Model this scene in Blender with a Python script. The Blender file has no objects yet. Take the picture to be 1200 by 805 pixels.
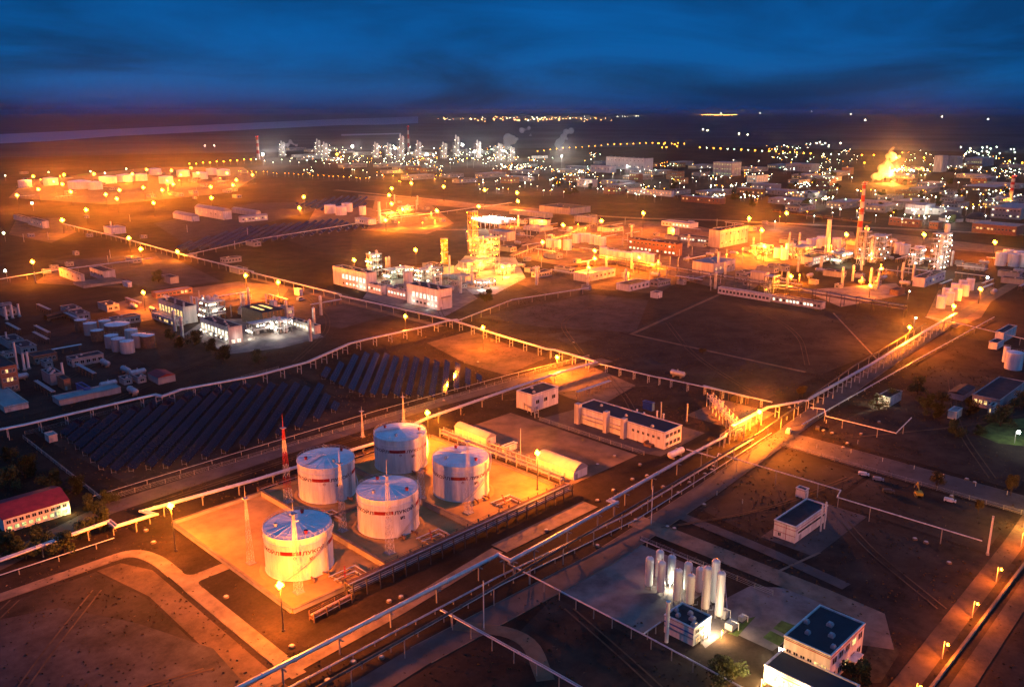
import bpy, random
from math import *
from mathutils import Vector, Matrix

random.seed(7)
SC = bpy.context.scene
COL = SC.collection

# ------------------------------------------------------------------ camera
F = 1012.0; CX = 600.0; CY = 402.5; CAMH = 145.0
PIT = atan(272.5 / F); YAW = radians(44.7)
FW = (cos(YAW), sin(YAW)); RT = (sin(YAW), -cos(YAW))
cd = bpy.data.cameras.new('camera'); cam = bpy.data.objects.new('camera', cd); COL.objects.link(cam)
cd.sensor_width = 36.0; cd.lens = 36.0 * F / 1200.0; cd.clip_start = 1.0; cd.clip_end = 200000.0
cam.location = (0, 0, CAMH)
cam.rotation_euler = (radians(90) - PIT, 0, YAW - radians(90))
SC.camera = cam


def at(x, y, z=0.0):
    """ground point (height z) seen at a photo pixel: used once to survey where things stand"""
    u = (x - CX) / F; v = (y - CY) / F
    a = cos(PIT) - v * sin(PIT); b = -sin(PIT) - v * cos(PIT)
    t = (z - CAMH) / b
    return (t * (a * FW[0] + u * RT[0]), t * (a * FW[1] + u * RT[1]), z)


def height_of(X, Y, ty):
    v = (ty - CY) / F; f = X * FW[0] + Y * FW[1]
    return CAMH + f * (v * cos(PIT) + sin(PIT)) / (v * sin(PIT) - cos(PIT))


def survey(nx, ny, lx, rx, ty):
    """a grid-aligned block from its nearest base corner, its left and right ends and its top"""
    X0, Y0, _ = at(nx, ny)
    u = (rx - CX) / F
    X1 = (u * (cos(PIT) * FW[1] * Y0 + CAMH * sin(PIT)) - RT[1] * Y0) / (RT[0] - u * cos(PIT) * FW[0])
    u = (lx - CX) / F
    Y1 = (u * (cos(PIT) * FW[0] * X0 + CAMH * sin(PIT)) - RT[0] * X0) / (RT[1] - u * cos(PIT) * FW[1])
    return X0, Y0, X1 - X0, Y1 - Y0, height_of(X0, Y0, ty)


# ------------------------------------------------------------------ materials
def mat(name, col, rough=0.8, metal=0.0, var=0.18, scale=0.6, bump=0.0, streak=False, spec=0.3, mix=None, nr=0.62):
    m = bpy.data.materials.new(name); m.use_nodes = True
    nt = m.node_tree; N = nt.nodes; L = nt.links
    b = N['Principled BSDF']
    b.inputs['Roughness'].default_value = rough; b.inputs['Metallic'].default_value = metal
    b.inputs['Specular IOR Level'].default_value = spec
    tc = N.new('ShaderNodeTexCoord'); mp = N.new('ShaderNodeMapping')
    mp.inputs['Scale'].default_value = (1, 1, 0.12) if streak else (1, 1, 1)
    L.new(tc.outputs['Object'], mp.inputs['Vector'])
    nz = N.new('ShaderNodeTexNoise'); nz.inputs['Scale'].default_value = scale
    nz.inputs['Detail'].default_value = 8; nz.inputs['Roughness'].default_value = nr
    L.new(mp.outputs[0], nz.inputs['Vector'])
    r = N.new('ShaderNodeValToRGB')
    lo = [c * (1 - 1.6 * var) for c in col]; hi = [min(1, c * (1 + var)) for c in (mix or col)]
    r.color_ramp.elements[0].position = 0.32; r.color_ramp.elements[0].color = (*lo, 1)
    r.color_ramp.elements[1].position = 0.68; r.color_ramp.elements[1].color = (*hi, 1)
    L.new(nz.outputs['Fac'], r.inputs[0]); L.new(r.outputs[0], b.inputs['Base Color'])
    if bump:
        bp = N.new('ShaderNodeBump'); bp.inputs['Strength'].default_value = bump
        bp.inputs['Distance'].default_value = 0.3
        L.new(nz.outputs['Fac'], bp.inputs['Height']); L.new(bp.outputs[0], b.inputs['Normal'])
    return m


def emit(name, col, s):
    m = bpy.data.materials.new(name); m.use_nodes = True
    nt = m.node_tree; nt.nodes.clear()
    e = nt.nodes.new('ShaderNodeEmission'); e.inputs[0].default_value = (*col, 1); e.inputs[1].default_value = s
    o = nt.nodes.new('ShaderNodeOutputMaterial'); nt.links.new(e.outputs[0], o.inputs[0])
    m.cycles.emission_sampling = 'NONE'
    return m


def lit_glass(name, col, s):
    """a lit window: uneven rooms behind the glass, curtains and frames breaking up the light"""
    m = bpy.data.materials.new(name); m.use_nodes = True
    nt = m.node_tree; N = nt.nodes; L = nt.links; N.clear()
    tc = N.new('ShaderNodeTexCoord'); nz = N.new('ShaderNodeTexNoise'); nz.inputs['Scale'].default_value = 0.9
    nz.inputs['Detail'].default_value = 3
    oi = N.new('ShaderNodeObjectInfo'); ad = N.new('ShaderNodeVectorMath'); ad.operation = 'ADD'
    L.new(tc.outputs['Object'], ad.inputs[0]); L.new(oi.outputs['Location'], ad.inputs[1])
    L.new(ad.outputs[0], nz.inputs['Vector'])
    mr = N.new('ShaderNodeMapRange'); mr.inputs[1].default_value = 0.3; mr.inputs[2].default_value = 0.7
    mr.inputs[3].default_value = s * 0.15; mr.inputs[4].default_value = s * 1.6
    L.new(nz.outputs['Fac'], mr.inputs[0])
    e = N.new('ShaderNodeEmission'); e.inputs[0].default_value = (*col, 1); L.new(mr.outputs[0], e.inputs[1])
    o = N.new('ShaderNodeOutputMaterial'); L.new(e.outputs[0], o.inputs[0])
    m.cycles.emission_sampling = 'NONE'
    return m


M = {}
M['white'] = mat('white_paint', (0.72, 0.68, 0.62), 0.6, var=0.2, scale=0.5, streak=True)
M['tank'] = mat('tank_paint', (0.82, 0.78, 0.72), 0.5, var=0.16, scale=0.7, streak=True)
M['tankroof'] = mat('tank_roof_paint', (0.80, 0.81, 0.82), 0.5, var=0.10, scale=0.25)
M['plaster'] = mat('plaster', (0.56, 0.50, 0.44), 0.85, var=0.25, scale=0.35, streak=True)
M['grey'] = mat('grey_panel', (0.34, 0.33, 0.32), 0.8, var=0.16, scale=0.3, streak=True)
M['concrete'] = mat('concrete', (0.36, 0.32, 0.27), 0.9, var=0.22, scale=0.12, bump=0.1)
M['yardconc'] = mat('stained_yard_concrete', (0.20, 0.165, 0.15), 0.9, var=0.35, scale=0.1, bump=0.05)
M['brick'] = mat('brick', (0.30, 0.15, 0.09), 0.9, var=0.2, scale=0.5)
M['rust'] = mat('rusty_steel', (0.20, 0.11, 0.07), 0.75, var=0.3, scale=0.8)
M['steel'] = mat('galvanised_steel', (0.45, 0.45, 0.46), 0.45, 0.3, var=0.2, scale=0.5)
M['clad'] = mat('pipe_cladding', (0.62, 0.61, 0.61), 0.35, 0.45, var=0.12, scale=0.4)
M['darksteel'] = mat('dark_steel', (0.07, 0.065, 0.065), 0.6, 0.2, var=0.3, scale=0.7)
M['roofdark'] = mat('bitumen_roof', (0.035, 0.037, 0.042), 0.85, var=0.35, scale=0.25)
M['roofblue'] = mat('blue_sheet_roof', (0.022, 0.032, 0.042), 0.75, var=0.15, scale=0.3)
M['roofred'] = mat('red_sheet_roof', (0.28, 0.025, 0.03), 0.6, var=0.2, scale=0.4)
M['roofpale'] = mat('pale_sheet_roof', (0.33, 0.31, 0.30), 0.6, var=0.15, scale=0.15)
M['red'] = mat('red_paint', (0.34, 0.014, 0.02), 0.5, var=0.08)
M['ink'] = mat('dark_lettering_paint', (0.05, 0.03, 0.04), 0.6, var=0.05)
M['yellow'] = mat('yellow_paint', (0.60, 0.36, 0.04), 0.5, var=0.12)
M['bluepaint'] = mat('blue_paint', (0.04, 0.12, 0.35), 0.5, var=0.12)
M['glass'] = mat('dark_glass', (0.02, 0.022, 0.027), 0.12, var=0.1, spec=0.6)
M['solar'] = mat('solar_glass', (0.008, 0.011, 0.026), 0.07, var=0.15, scale=0.5, spec=0.12)
M['wood'] = mat('bark', (0.05, 0.035, 0.025), 0.9)
M['leaf'] = mat('autumn_leaves', (0.075, 0.05, 0.012), 0.8, var=0.45, scale=0.9)
M['leafg'] = mat('green_leaves', (0.035, 0.05, 0.014), 0.8, var=0.45, scale=0.9)
M['tyre'] = mat('tyre_rubber', (0.02, 0.02, 0.02), 0.9, var=0.1)
M['asphalt'] = mat('asphalt', (0.085, 0.072, 0.066), 0.85, var=0.25, scale=0.12)
M['roadconc'] = mat('road_concrete', (0.19, 0.14, 0.10), 0.9, var=0.3, scale=0.15)
M['track'] = mat('worn_track', (0.165, 0.112, 0.07), 0.95, var=0.3, scale=0.09)
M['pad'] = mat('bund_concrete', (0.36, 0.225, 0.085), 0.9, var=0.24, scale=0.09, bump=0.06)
M['fallow'] = mat('grey_fallow_soil', (0.050, 0.043, 0.045), 1.0, var=0.5, scale=0.07, bump=0.15, nr=0.74)
M['dirt'] = mat('bare_earth', (0.10, 0.066, 0.042), 1.0, var=0.45, scale=0.06, bump=0.15, nr=0.74)
M['darkfield'] = mat('scorched_grass', (0.016, 0.013, 0.011), 1.0, var=0.6, scale=0.05, bump=0.2, mix=(0.034, 0.025, 0.019), nr=0.74)
M['lawn'] = mat('short_grass', (0.09, 0.14, 0.03), 1.0, var=0.35, scale=0.3)
SOD = (1.0, 0.20, 0.008)
M['sodium'] = emit('sodium_lamp_glass', (1.0, 0.38, 0.02), 40)
M['sodium_far'] = emit('distant_sodium_glass', (1.0, 0.34, 0.022), 26)
M['whitelamp'] = emit('white_lamp_glass', (1.0, 0.88, 0.60), 30)
M['whitebig'] = emit('white_floodlight_glass', (0.95, 0.96, 0.86), 60)
M['greenlamp'] = emit('greenish_lamp_glass', (0.75, 1.0, 0.66), 26)
M['redlamp'] = emit('red_beacon_glass', (1.0, 0.06, 0.03), 12)
M['litwarm'] = lit_glass('lit_window_warm', (1.0, 0.62, 0.22), 1.6)
M['litwhite'] = lit_glass('lit_window_white', (1.0, 0.90, 0.66), 2.0)
M['litgreen'] = lit_glass('lit_window_green', (0.85, 1.0, 0.35), 1.1)


# ------------------------------------------------------------------ mesh building
class MB:
    def __init__(s): s.v = []; s.f = []; s.m = []; s.sm = []

    def add(s, vs, fs, m=0, smooth=False):
        o = len(s.v); s.v += [tuple(p) for p in vs]
        for f in fs: s.f.append([o + i for i in f]); s.m.append(m); s.sm.append(smooth)
        return s

    def box(s, x0, y0, z0, x1, y1, z1, m=0):
        v = [(x0, y0, z0), (x1, y0, z0), (x1, y1, z0), (x0, y1, z0), (x0, y0, z1), (x1, y0, z1), (x1, y1, z1), (x0, y1, z1)]
        return s.add(v, [(3, 2, 1, 0), (4, 5, 6, 7), (0, 1, 5, 4), (1, 2, 6, 5), (2, 3, 7, 6), (3, 0, 4, 7)], m)

    def cyl(s, p0, p1, r0, r1=None, n=10, m=0, caps=True, smooth=True):
        r1 = r0 if r1 is None else r1
        p0 = Vector(p0); p1 = Vector(p1); d = (p1 - p0)
        if d.length < 1e-6: return s
        d.normalize(); a = d.orthogonal().normalized(); b = d.cross(a)
        if abs(d.z) > 0.999: a = Vector((1, 0, 0)); b = Vector((0, 1, 0)) * (1 if d.z > 0 else -1)
        c = [(cos(2 * pi * i / n), sin(2 * pi * i / n)) for i in range(n)]
        lo = [p0 + (a * x + b * y) * r0 for x, y in c]; hi = [p1 + (a * x + b * y) * r1 for x, y in c]
        s.add(lo + hi, [(i, (i + 1) % n, n + (i + 1) % n, n + i) for i in range(n)], m, smooth and n > 5)
        if caps:
            if r0 > 0: s.add(lo, [tuple(reversed(range(n)))], m)
            if r1 > 0: s.add(hi, [tuple(range(n))], m)
        return s

    def bar(s, p0, p1, r, m=0): return s.cyl(p0, p1, r, r, 4, m)

    def tube(s, pts, r, n=8, m=0):
        for a, b in zip(pts[:-1], pts[1:]):
            a = Vector(a); b = Vector(b); d = (b - a).normalized() * r * 0.9
            s.cyl(a - d, b + d, r, r, n, m)
        return s

    def prism(s, poly, z0, z1, m=0):
        n = len(poly); v = [(x, y, z0) for x, y in poly] + [(x, y, z1) for x, y in poly]
        return s.add(v, [tuple(reversed(range(n))), tuple(range(n, 2 * n))] + [(i, (i + 1) % n, n + (i + 1) % n, n + i) for i in range(n)], m)

    def mesh(s, name, mats):
        me = bpy.data.meshes.new(name); me.from_pydata(s.v, [], s.f)
        for k in (mats if isinstance(mats, (list, tuple)) else [mats]): me.materials.append(M[k])
        me.polygons.foreach_set('material_index', s.m); me.polygons.foreach_set('use_smooth', s.sm)
        me.update(); return me


def obj(name, me, parent=None, loc=(0, 0, 0), rz=0.0):
    o = bpy.data.objects.new(name, me); COL.objects.link(o)
    o.location = loc; o.rotation_euler = (0, 0, rz)
    if parent: o.parent = parent
    return o


def part(name, mb, mats, parent, loc=(0, 0, 0), rz=0.0, label=None):
    o = obj(name, mb.mesh(name, mats) if isinstance(mb, MB) else mb, parent, loc, rz)
    if label: o['label'] = label
    return o


def tag(o, label, cat, group=None):
    o['label'] = label; o['category'] = cat
    if group: o['group'] = group
    return o


def thing(name, label, cat, loc, rz=0.0, group=None):
    return tag(obj(name, None, None, loc, rz), label, cat, group)


def single(name, mb, mats, label, cat, loc=(0, 0, 0), rz=0.0, group=None):
    return tag(obj(name, mb.mesh(name, mats) if isinstance(mb, MB) else mb, None, loc, rz), label, cat, group)


KIDS = {}


def kids(o):
    return [c for c in bpy.data.objects if c.parent == o]


def dup(src, loc, rz=0.0, label=None, group=None, scale=None):
    """a copy of a thing with copies of its parts and sub-parts"""
    if src not in KIDS: KIDS[src] = [(c, kids(c)) for c in kids(src)]
    r = src.copy(); COL.objects.link(r); r.location = loc; r.rotation_euler = (0, 0, rz)
    if scale: r.scale = scale
    if label: r['label'] = label
    if group: r['group'] = group
    for c, gs in KIDS[src]:
        k = c.copy(); COL.objects.link(k); k.parent = r
        for g in gs:
            q = g.copy(); COL.objects.link(q); q.parent = k
    return r


def structure(name, mb, mats):
    o = obj(name, mb.mesh(name, mats)); o['kind'] = 'structure'; return o


LIFT = [0]


def lift(z):
    LIFT[0] += 1; return z + 0.0025 * LIFT[0]


def sheet(name, poly, z, m):
    z = lift(z)
    mb = MB(); mb.add([(x, y, z) for x, y in poly], [tuple(range(len(poly)))])
    o = structure(name, mb, m)
    n = o.data.polygons[0].normal
    if n.z < 0: o.data.flip_normals()
    return o


def ribbon(name, pts, w, z, m, kerb=None):
    """a road or path along a polyline (smoothed at the bends)"""
    z = lift(z)
    P = [Vector((p[0], p[1])) for p in pts]; L = []; R = []
    for i, p in enumerate(P):
        a = (P[i] - P[i - 1]).normalized() if i else (P[1] - P[0]).normalized()
        b = (P[i + 1] - P[i]).normalized() if i < len(P) - 1 else a
        t = (a + b).normalized(); n = Vector((-t.y, t.x)); k = w / 2 / max(0.5, n.dot(Vector((-a.y, a.x))))
        L.append(p + n * k); R.append(p - n * k)
    mb = MB(); n = len(P)
    v = [(q.x, q.y, z) for q in L] + [(q.x, q.y, z) for q in R]
    mb.add(v, [(n + i, n + i + 1, i + 1, i) for i in range(n - 1)])
    return structure(name, mb, m)


def curve(pts, k=6):
    """round off a polyline"""
    P = [Vector((p[0], p[1])) for p in pts]; out = [P[0]]
    for i in range(1, len(P) - 1):
        a, b, c = P[i - 1], P[i], P[i + 1]
        d = min((a - b).length, (c - b).length) * 0.48
        s = b + (a - b).normalized() * d; e = b + (c - b).normalized() * d
        for j in range(k + 1):
            t = j / k; out.append(s * (1 - t) ** 2 + b * 2 * t * (1 - t) + e * t * t)
    return out + [P[-1]]


LIGHTS = {}


def flood_beam(l):
    """shaped profile for a floodlight crown: little light straight down, most of it thrown outwards"""
    l.use_nodes = True; nt = l.node_tree; N = nt.nodes; L = nt.links
    e = [n for n in N if n.type == 'EMISSION'][0]
    g = N.new('ShaderNodeTexCoord'); s = N.new('ShaderNodeSeparateXYZ'); L.new(g.outputs['Normal'], s.inputs[0])
    m = N.new('ShaderNodeMapRange'); m.inputs[1].default_value = -1; m.inputs[2].default_value = 1; m.inputs[3].default_value = 0; m.inputs[4].default_value = 1
    L.new(s.outputs['Z'], m.inputs[0]); r = N.new('ShaderNodeValToRGB'); el = r.color_ramp.elements
    prof = [(0.0, .20), (.10, .24), (.20, .34), (.30, .58), (.36, .66), (.42, .42), (.49, .34), (.53, 1.0), (.66, 1.0), (.92, .1)]  # the lobe above horizontal is added to feed the haze halos
    el[0].position = prof[0][0]; el[0].color = (prof[0][1],) * 3 + (1,); el[1].position = prof[-1][0]; el[1].color = (prof[-1][1],) * 3 + (1,)
    for p, v in prof[1:-1]: q = el.new(p); q.color = (v, v, v, 1)
    k = N.new('ShaderNodeMath'); k.operation = 'MULTIPLY'; k.inputs[1].default_value = BEAM; L.new(m.outputs[0], r.inputs[0]); L.new(r.outputs[0], k.inputs[0]); L.new(k.outputs[0], e.inputs[1])


BEAM = 2.2


def lamp_light(parent, loc, col, watts, rad=0.5, name='lamp_light', beam=False):
    if col[2] > .3: watts *= .13
    k = (tuple(col), round(watts), rad)
    if k not in LIGHTS:
        l = bpy.data.lights.new(name, 'POINT'); l.color = col; l.energy = watts; l.shadow_soft_size = rad
        if beam: flood_beam(l)
        LIGHTS[k] = l
    o = bpy.data.objects.new(name, LIGHTS[k]); COL.objects.link(o); o.location = loc
    if parent: o.parent = parent
    return o


# ------------------------------------------------------------------ sky and air
W = bpy.data.worlds.new('World'); SC.world = W; W.use_nodes = True
nt = W.node_tree; N = nt.nodes; L = nt.links; N.clear()
sky = N.new('ShaderNodeTexSky'); sky.sky_type = 'NISHITA'; sky.sun_disc = False
sky.sun_elevation = radians(-2.5); sky.sun_rotation = radians(210); sky.altitude = 150
tc = N.new('ShaderNodeTexCoord')
sx = N.new('ShaderNodeSeparateXYZ'); L.new(tc.outputs['Generated'], sx.inputs[0])
# dusk gradient by elevation: violet at the skyline, deep blue above, paler overhead
gr = N.new('ShaderNodeValToRGB'); el = gr.color_ramp.elements
STOPS = [(0.0, (0.002, 0.026, 0.125)), (0.010, (0.0005, 0.045, 0.18)), (0.030, (0.0, 0.082, 0.285)), (0.06, (0.0, 0.088, 0.315)),
         (0.12, (0.0, 0.10, 0.36)), (0.35, (0.008, 0.075, 0.27)), (1.0, (0.058, 0.23, 0.64))]
el[0].position = STOPS[0][0]; el[0].color = (*STOPS[0][1], 1)
el[1].position = STOPS[-1][0]; el[1].color = (*STOPS[-1][1], 1)
for p, c in STOPS[1:-1]:
    e = el.new(p); e.color = (*c, 1)
L.new(sx.outputs['Z'], gr.inputs[0])
# cloud banks, drawn out along the horizon by seeing a layer overhead
dv = N.new('ShaderNodeMath'); dv.operation = 'ADD'; dv.inputs[1].default_value = 0.14; L.new(sx.outputs['Z'], dv.inputs[0])
px = N.new('ShaderNodeMath'); px.operation = 'DIVIDE'; L.new(sx.outputs['X'], px.inputs[0]); L.new(dv.outputs[0], px.inputs[1])
py = N.new('ShaderNodeMath'); py.operation = 'DIVIDE'; L.new(sx.outputs['Y'], py.inputs[0]); L.new(dv.outputs[0], py.inputs[1])
cb = N.new('ShaderNodeCombineXYZ'); L.new(px.outputs[0], cb.inputs[0]); L.new(py.outputs[0], cb.inputs[1])
cn = N.new('ShaderNodeTexNoise'); cn.inputs['Scale'].default_value = 0.55; cn.inputs['Detail'].default_value = 9
cn.inputs['Roughness'].default_value = 0.55; cn.inputs['Distortion'].default_value = 0.6
L.new(cb.outputs[0], cn.inputs['Vector'])
cr = N.new('ShaderNodeMapRange'); cr.inputs[1].default_value = 0.38; cr.inputs[2].default_value = 0.60
cr.inputs[3].default_value = 0.50; cr.inputs[4].default_value = 1.12
L.new(cn.outputs['Fac'], cr.inputs[0])
mu = N.new('ShaderNodeMix'); mu.data_type = 'RGBA'; mu.blend_type = 'MULTIPLY'; mu.inputs[0].default_value = 1.0
L.new(gr.outputs[0], mu.inputs[6]); L.new(cr.outputs[0], mu.inputs[7])
ad = N.new('ShaderNodeMix'); ad.data_type = 'RGBA'; ad.blend_type = 'ADD'; ad.inputs[0].default_value = 0.02
L.new(mu.outputs[2], ad.inputs[6]); L.new(sky.outputs[0], ad.inputs[7])
bg = N.new('ShaderNodeBackground'); bg.inputs[1].default_value = 1.0; L.new(ad.outputs[2], bg.inputs[0])
wo = N.new('ShaderNodeOutputWorld'); L.new(bg.outputs[0], wo.inputs[0])

# last glow of the western sky, behind the camera and to its right
sl = bpy.data.lights.new('twilight_sun', 'SUN'); sl.energy = 0.2; sl.angle = radians(35); sl.color = (0.18, 0.52, 1.0)
so = bpy.data.objects.new('twilight_sun', sl); COL.objects.link(so)
sd = Vector((-0.25, 1.0, -0.55)).normalized()
so.rotation_euler = sd.to_track_quat('-Z', 'Y').to_euler()

HAZE = 2.6e-5
hz = MB(); hz.box(-4000, -4000, -1.5, 46000, 46000, 175)
hm = bpy.data.materials.new('haze_air'); hm.use_nodes = True; nt = hm.node_tree; nt.nodes.clear()
pv = nt.nodes.new('ShaderNodeVolumePrincipled'); pv.inputs['Density'].default_value = HAZE
pv.inputs['Color'].default_value = (0.86, 0.88, 0.95, 1); pv.inputs['Anisotropy'].default_value = 0.965
ou = nt.nodes.new('ShaderNodeOutputMaterial'); nt.links.new(pv.outputs[0], ou.inputs['Volume'])
M['haze'] = hm
ho = obj('haze', hz.mesh('haze', 'haze')); ho['kind'] = 'stuff'; ho['label'] = 'thin evening haze over the whole plain'

cy = SC.cycles
SC.render.engine = 'CYCLES'
SC.view_settings.view_transform = 'Standard'; SC.view_settings.look = 'None'
SC.view_settings.exposure = 0.0; SC.view_settings.gamma = 1.0
cy.use_denoising = True; cy.denoiser = 'OPENIMAGEDENOISE'
cy.use_adaptive_sampling = True; cy.adaptive_threshold = 0.02
cy.max_bounces = 5; cy.diffuse_bounces = 2; cy.glossy_bounces = 2; cy.transmission_bounces = 2; cy.volume_bounces = 0
cy.transparent_max_bounces = 12; cy.sample_clamp_indirect = 1.0; cy.sample_clamp_direct = 0.0
cy.use_light_tree = True; cy.caustics_reflective = False; cy.caustics_refractive = False
cy.filter_width = 1.5

# ================================================================== SETTING: ground, fields, roads
def grid_sheet(name, xs, ys, m, z=0.0):
    mb = MB(); nx, ny = len(xs), len(ys)
    mb.add([(x, y, z) for y in ys for x in xs],
           [(j * nx + i, j * nx + i + 1, (j + 1) * nx + i + 1, (j + 1) * nx + i) for j in range(ny - 1) for i in range(nx - 1)])
    return structure(name, mb, m)


gm = bpy.data.materials.new('steppe_ground'); gm.use_nodes = True
nt = gm.node_tree; N = nt.nodes; L = nt.links; b = N['Principled BSDF']
b.inputs['Roughness'].default_value = 1.0; b.inputs['Specular IOR Level'].default_value = 0.1
tc = N.new('ShaderNodeTexCoord')


def noise_n(scale, detail=6, rough=0.6, dist=0.0):
    n = N.new('ShaderNodeTexNoise'); n.inputs['Scale'].default_value = scale; n.inputs['Detail'].default_value = detail
    n.inputs['Roughness'].default_value = rough; n.inputs['Distortion'].default_value = dist
    L.new(tc.outputs['Object'], n.inputs['Vector']); return n


n1 = noise_n(0.006, 8, 0.65, 0.5); n2 = noise_n(0.06, 8, 0.7); n3 = noise_n(0.9, 4, 0.7)
r1 = N.new('ShaderNodeValToRGB'); e = r1.color_ramp.elements
e[0].position = 0.36; e[0].color = (0.020, 0.015, 0.012, 1); e[1].position = 0.66; e[1].color = (0.072, 0.047, 0.033, 1)
x = e.new(0.52); x.color = (0.036, 0.025, 0.019, 1)
L.new(n1.outputs['Fac'], r1.inputs[0])
r2 = N.new('ShaderNodeMapRange'); r2.inputs[1].default_value = 0.3; r2.inputs[2].default_value = 0.7
r2.inputs[3].default_value = 0.42; r2.inputs[4].default_value = 1.5; L.new(n2.outputs['Fac'], r2.inputs[0])
r3 = N.new('ShaderNodeMapRange'); r3.inputs[1].default_value = 0.3; r3.inputs[2].default_value = 0.7
r3.inputs[3].default_value = 0.75; r3.inputs[4].default_value = 1.2; L.new(n3.outputs['Fac'], r3.inputs[0])
mm = N.new('ShaderNodeMath'); mm.operation = 'MULTIPLY'; L.new(r2.outputs[0], mm.inputs[0]); L.new(r3.outputs[0], mm.inputs[1])
mx = N.new('ShaderNodeMix'); mx.data_type = 'RGBA'; mx.blend_type = 'MULTIPLY'; mx.inputs[0].default_value = 1.0
L.new(r1.outputs[0], mx.inputs[6]); L.new(mm.outputs[0], mx.inputs[7]); L.new(mx.outputs[2], b.inputs['Base Color'])
M['ground'] = gm
span = [-3500, -1500, -500, -100, 0, 100, 200, 300, 400, 500, 600, 800, 1000, 1300, 1700, 2200, 3000, 4000, 6000, 9000, 13000, 18000, 25000, 34000, 45000]
grid_sheet('ground', span, span, 'ground')

M['plain'] = mat('flood_plain_woods', (0.030, 0.036, 0.040), 1.0, var=0.5, scale=0.0016, mix=(0.05, 0.056, 0.062))
sheet('far_plain', [(4200, -3400), (44000, -3400), (44000, 44000), (-3400, 44000), (-3400, 4200), (1400, 3000), (2300, 2600), (3200, 2100), (3600, 600)], 0.0, 'plain')
M['drygrass'] = mat('dry_grass', (0.09, 0.06, 0.03), 1.0, var=0.4, scale=0.4)
M['scrub'] = mat('dark_scrub', (0.05, 0.038, 0.02), 1.0, var=0.4, scale=0.4)
# fields and yards, each a sheet a little above the ground
Z1, Z2, Z3, Z4 = 0.012, 0.024, 0.036, 0.048
sheet('field', [(-160, 120), (88, 120), (89, 247), (84, 274), (40, 274), (-160, 268)], Z1, 'darkfield')
sheet('track', [(88.5, 150), (97, 150), (97.5, 262), (92, 274), (84.5, 274.5), (90, 247)], Z2, 'dirt')
sheet('field', [(456, 206), (505, 204), (608, 208), (640, 350), (600, 368), (455, 345)], Z1, 'darkfield')
sheet('field', [(388, 206), (452, 206), (452, 345), (520, 420), (388, 424)], Z1, 'darkfield')
sheet('field', [(120, 324), (240, 334), (246, 432), (112, 424)], Z1, 'darkfield')
sheet('field', [(236, 60), (300, 62), (300, 118), (262, 117), (240, 118), (238, 100)], Z1, 'darkfield')
sheet('field', [(256, 126), (300, 128), (336, 128), (336, 166), (262, 160)], Z1, 'darkfield')
sheet('field', [(365, 80), (520, 82), (520, 160), (366, 164)], Z1, 'darkfield')
sheet('field', [(302, 72), (340, 74), (340, 160), (338, 126), (302, 126)], Z1, 'darkfield')
sheet('field', [(147, 60), (178, 60), (178, 158), (148, 150)], Z1, 'darkfield')
sheet('field', [(390, 445), (560, 445), (640, 640), (460, 650)], Z1, 'darkfield')
sheet('field', [(480, 660), (760, 640), (900, 860), (560, 1050)], Z1, 'darkfield')
sheet('field', [(700, 900), (1000, 860), (1000, 1200), (780, 1300)], Z1, 'darkfield')
sheet('yard', [(181, 126), (224, 126), (224, 160), (181, 160)], Z2, 'yardconc')
sheet('yard', [(188, 110), (200, 110), (200, 96), (234, 94), (236, 106), (226, 118), (196, 122)], Z3, 'yardconc')
LX_ = lambda *q: [at(*p)[:2] for p in q]
sheet('lawn', LX_((906, 736), (916, 727), (932, 733), (923, 745)), Z4 + 0.012, 'lawn')
sheet('lawn', LX_((894, 747), (903, 739), (921, 748), (913, 757)), Z4 + 0.012, 'lawn')
sheet('lawn', LX_((853, 742), (870, 727), (886, 722), (864, 746)), Z4 + 0.012, 'lawn')
sheet('lawn', LX_((1000, 800), (1018, 755), (1045, 748), (1054, 765), (1032, 800)), Z4, 'scrub')
sheet('yard', [(294, 200), (332, 202), (332, 264), (290, 270), (290, 214)], Z2, 'asphalt')
sheet('yard', [(258, 112), (300, 112), (300, 132), (258, 132)], Z3, 'asphalt')
sheet('yard', [(243, 208), (288, 208), (288, 286), (243, 286)], Z2, 'track')
sheet('yard', [(346, 190), (380, 192), (380, 222), (346, 222)], Z2, 'track')
PX = lambda *q: [at(*p)[:2] for p in q]
sheet('field', PX((885, 402), (912, 397), (942, 405), (912, 414)), Z2, 'concrete')
sheet('field', PX((640, 392), (668, 388), (700, 398), (668, 404)), Z2, 'fallow')
sheet('field', PX((750, 395), (860, 348), (900, 356), (960, 366), (1020, 412), (930, 440), (800, 420)), Z2, 'darkfield')
sheet('field', PX((560, 372), (690, 345), (760, 352), (745, 390), (640, 384)), Z2, 'fallow')
sheet('field', PX((0, 726), (70, 712), (160, 730), (250, 760), (290, 805), (0, 805)), Z2, 'fallow')
sheet('field', PX((60, 306), (190, 296), (260, 330), (180, 340)), Z1, 'fallow')
sheet('field', PX((180, 262), (300, 238), (400, 236), (360, 250), (215, 285)), Z1, 'fallow')
sheet('field', PX((300, 335), (390, 340), (470, 366), (400, 385), (330, 372)), Z2, 'fallow')
sheet('field', PX((0, 400), (90, 380), (160, 420), (200, 445), (100, 470), (0, 495)), Z1, 'darkfield')
sheet('yard', PX((596, 300), (640, 268), (740, 258), (800, 262), (905, 282), (925, 300), (905, 322), (880, 341), (840, 338), (720, 308), (660, 312)), Z1, 'track')
sheet('yard', PX((600, 330), (662, 314), (722, 311), (800, 328), (770, 345), (690, 338), (640, 345)), Z1, 'dirt')
sheet('yard', PX((860, 268), (905, 262), (1000, 272), (1010, 300), (930, 312), (880, 300)), Z2, 'track')
sheet('yard', PX((520, 326), (545, 300), (604, 302), (616, 326), (580, 345), (540, 345)), Z2, 'concrete')
sheet('yard', PX((545, 272), (606, 262), (622, 282), (580, 298), (548, 292)), Z1, 'track')
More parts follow.
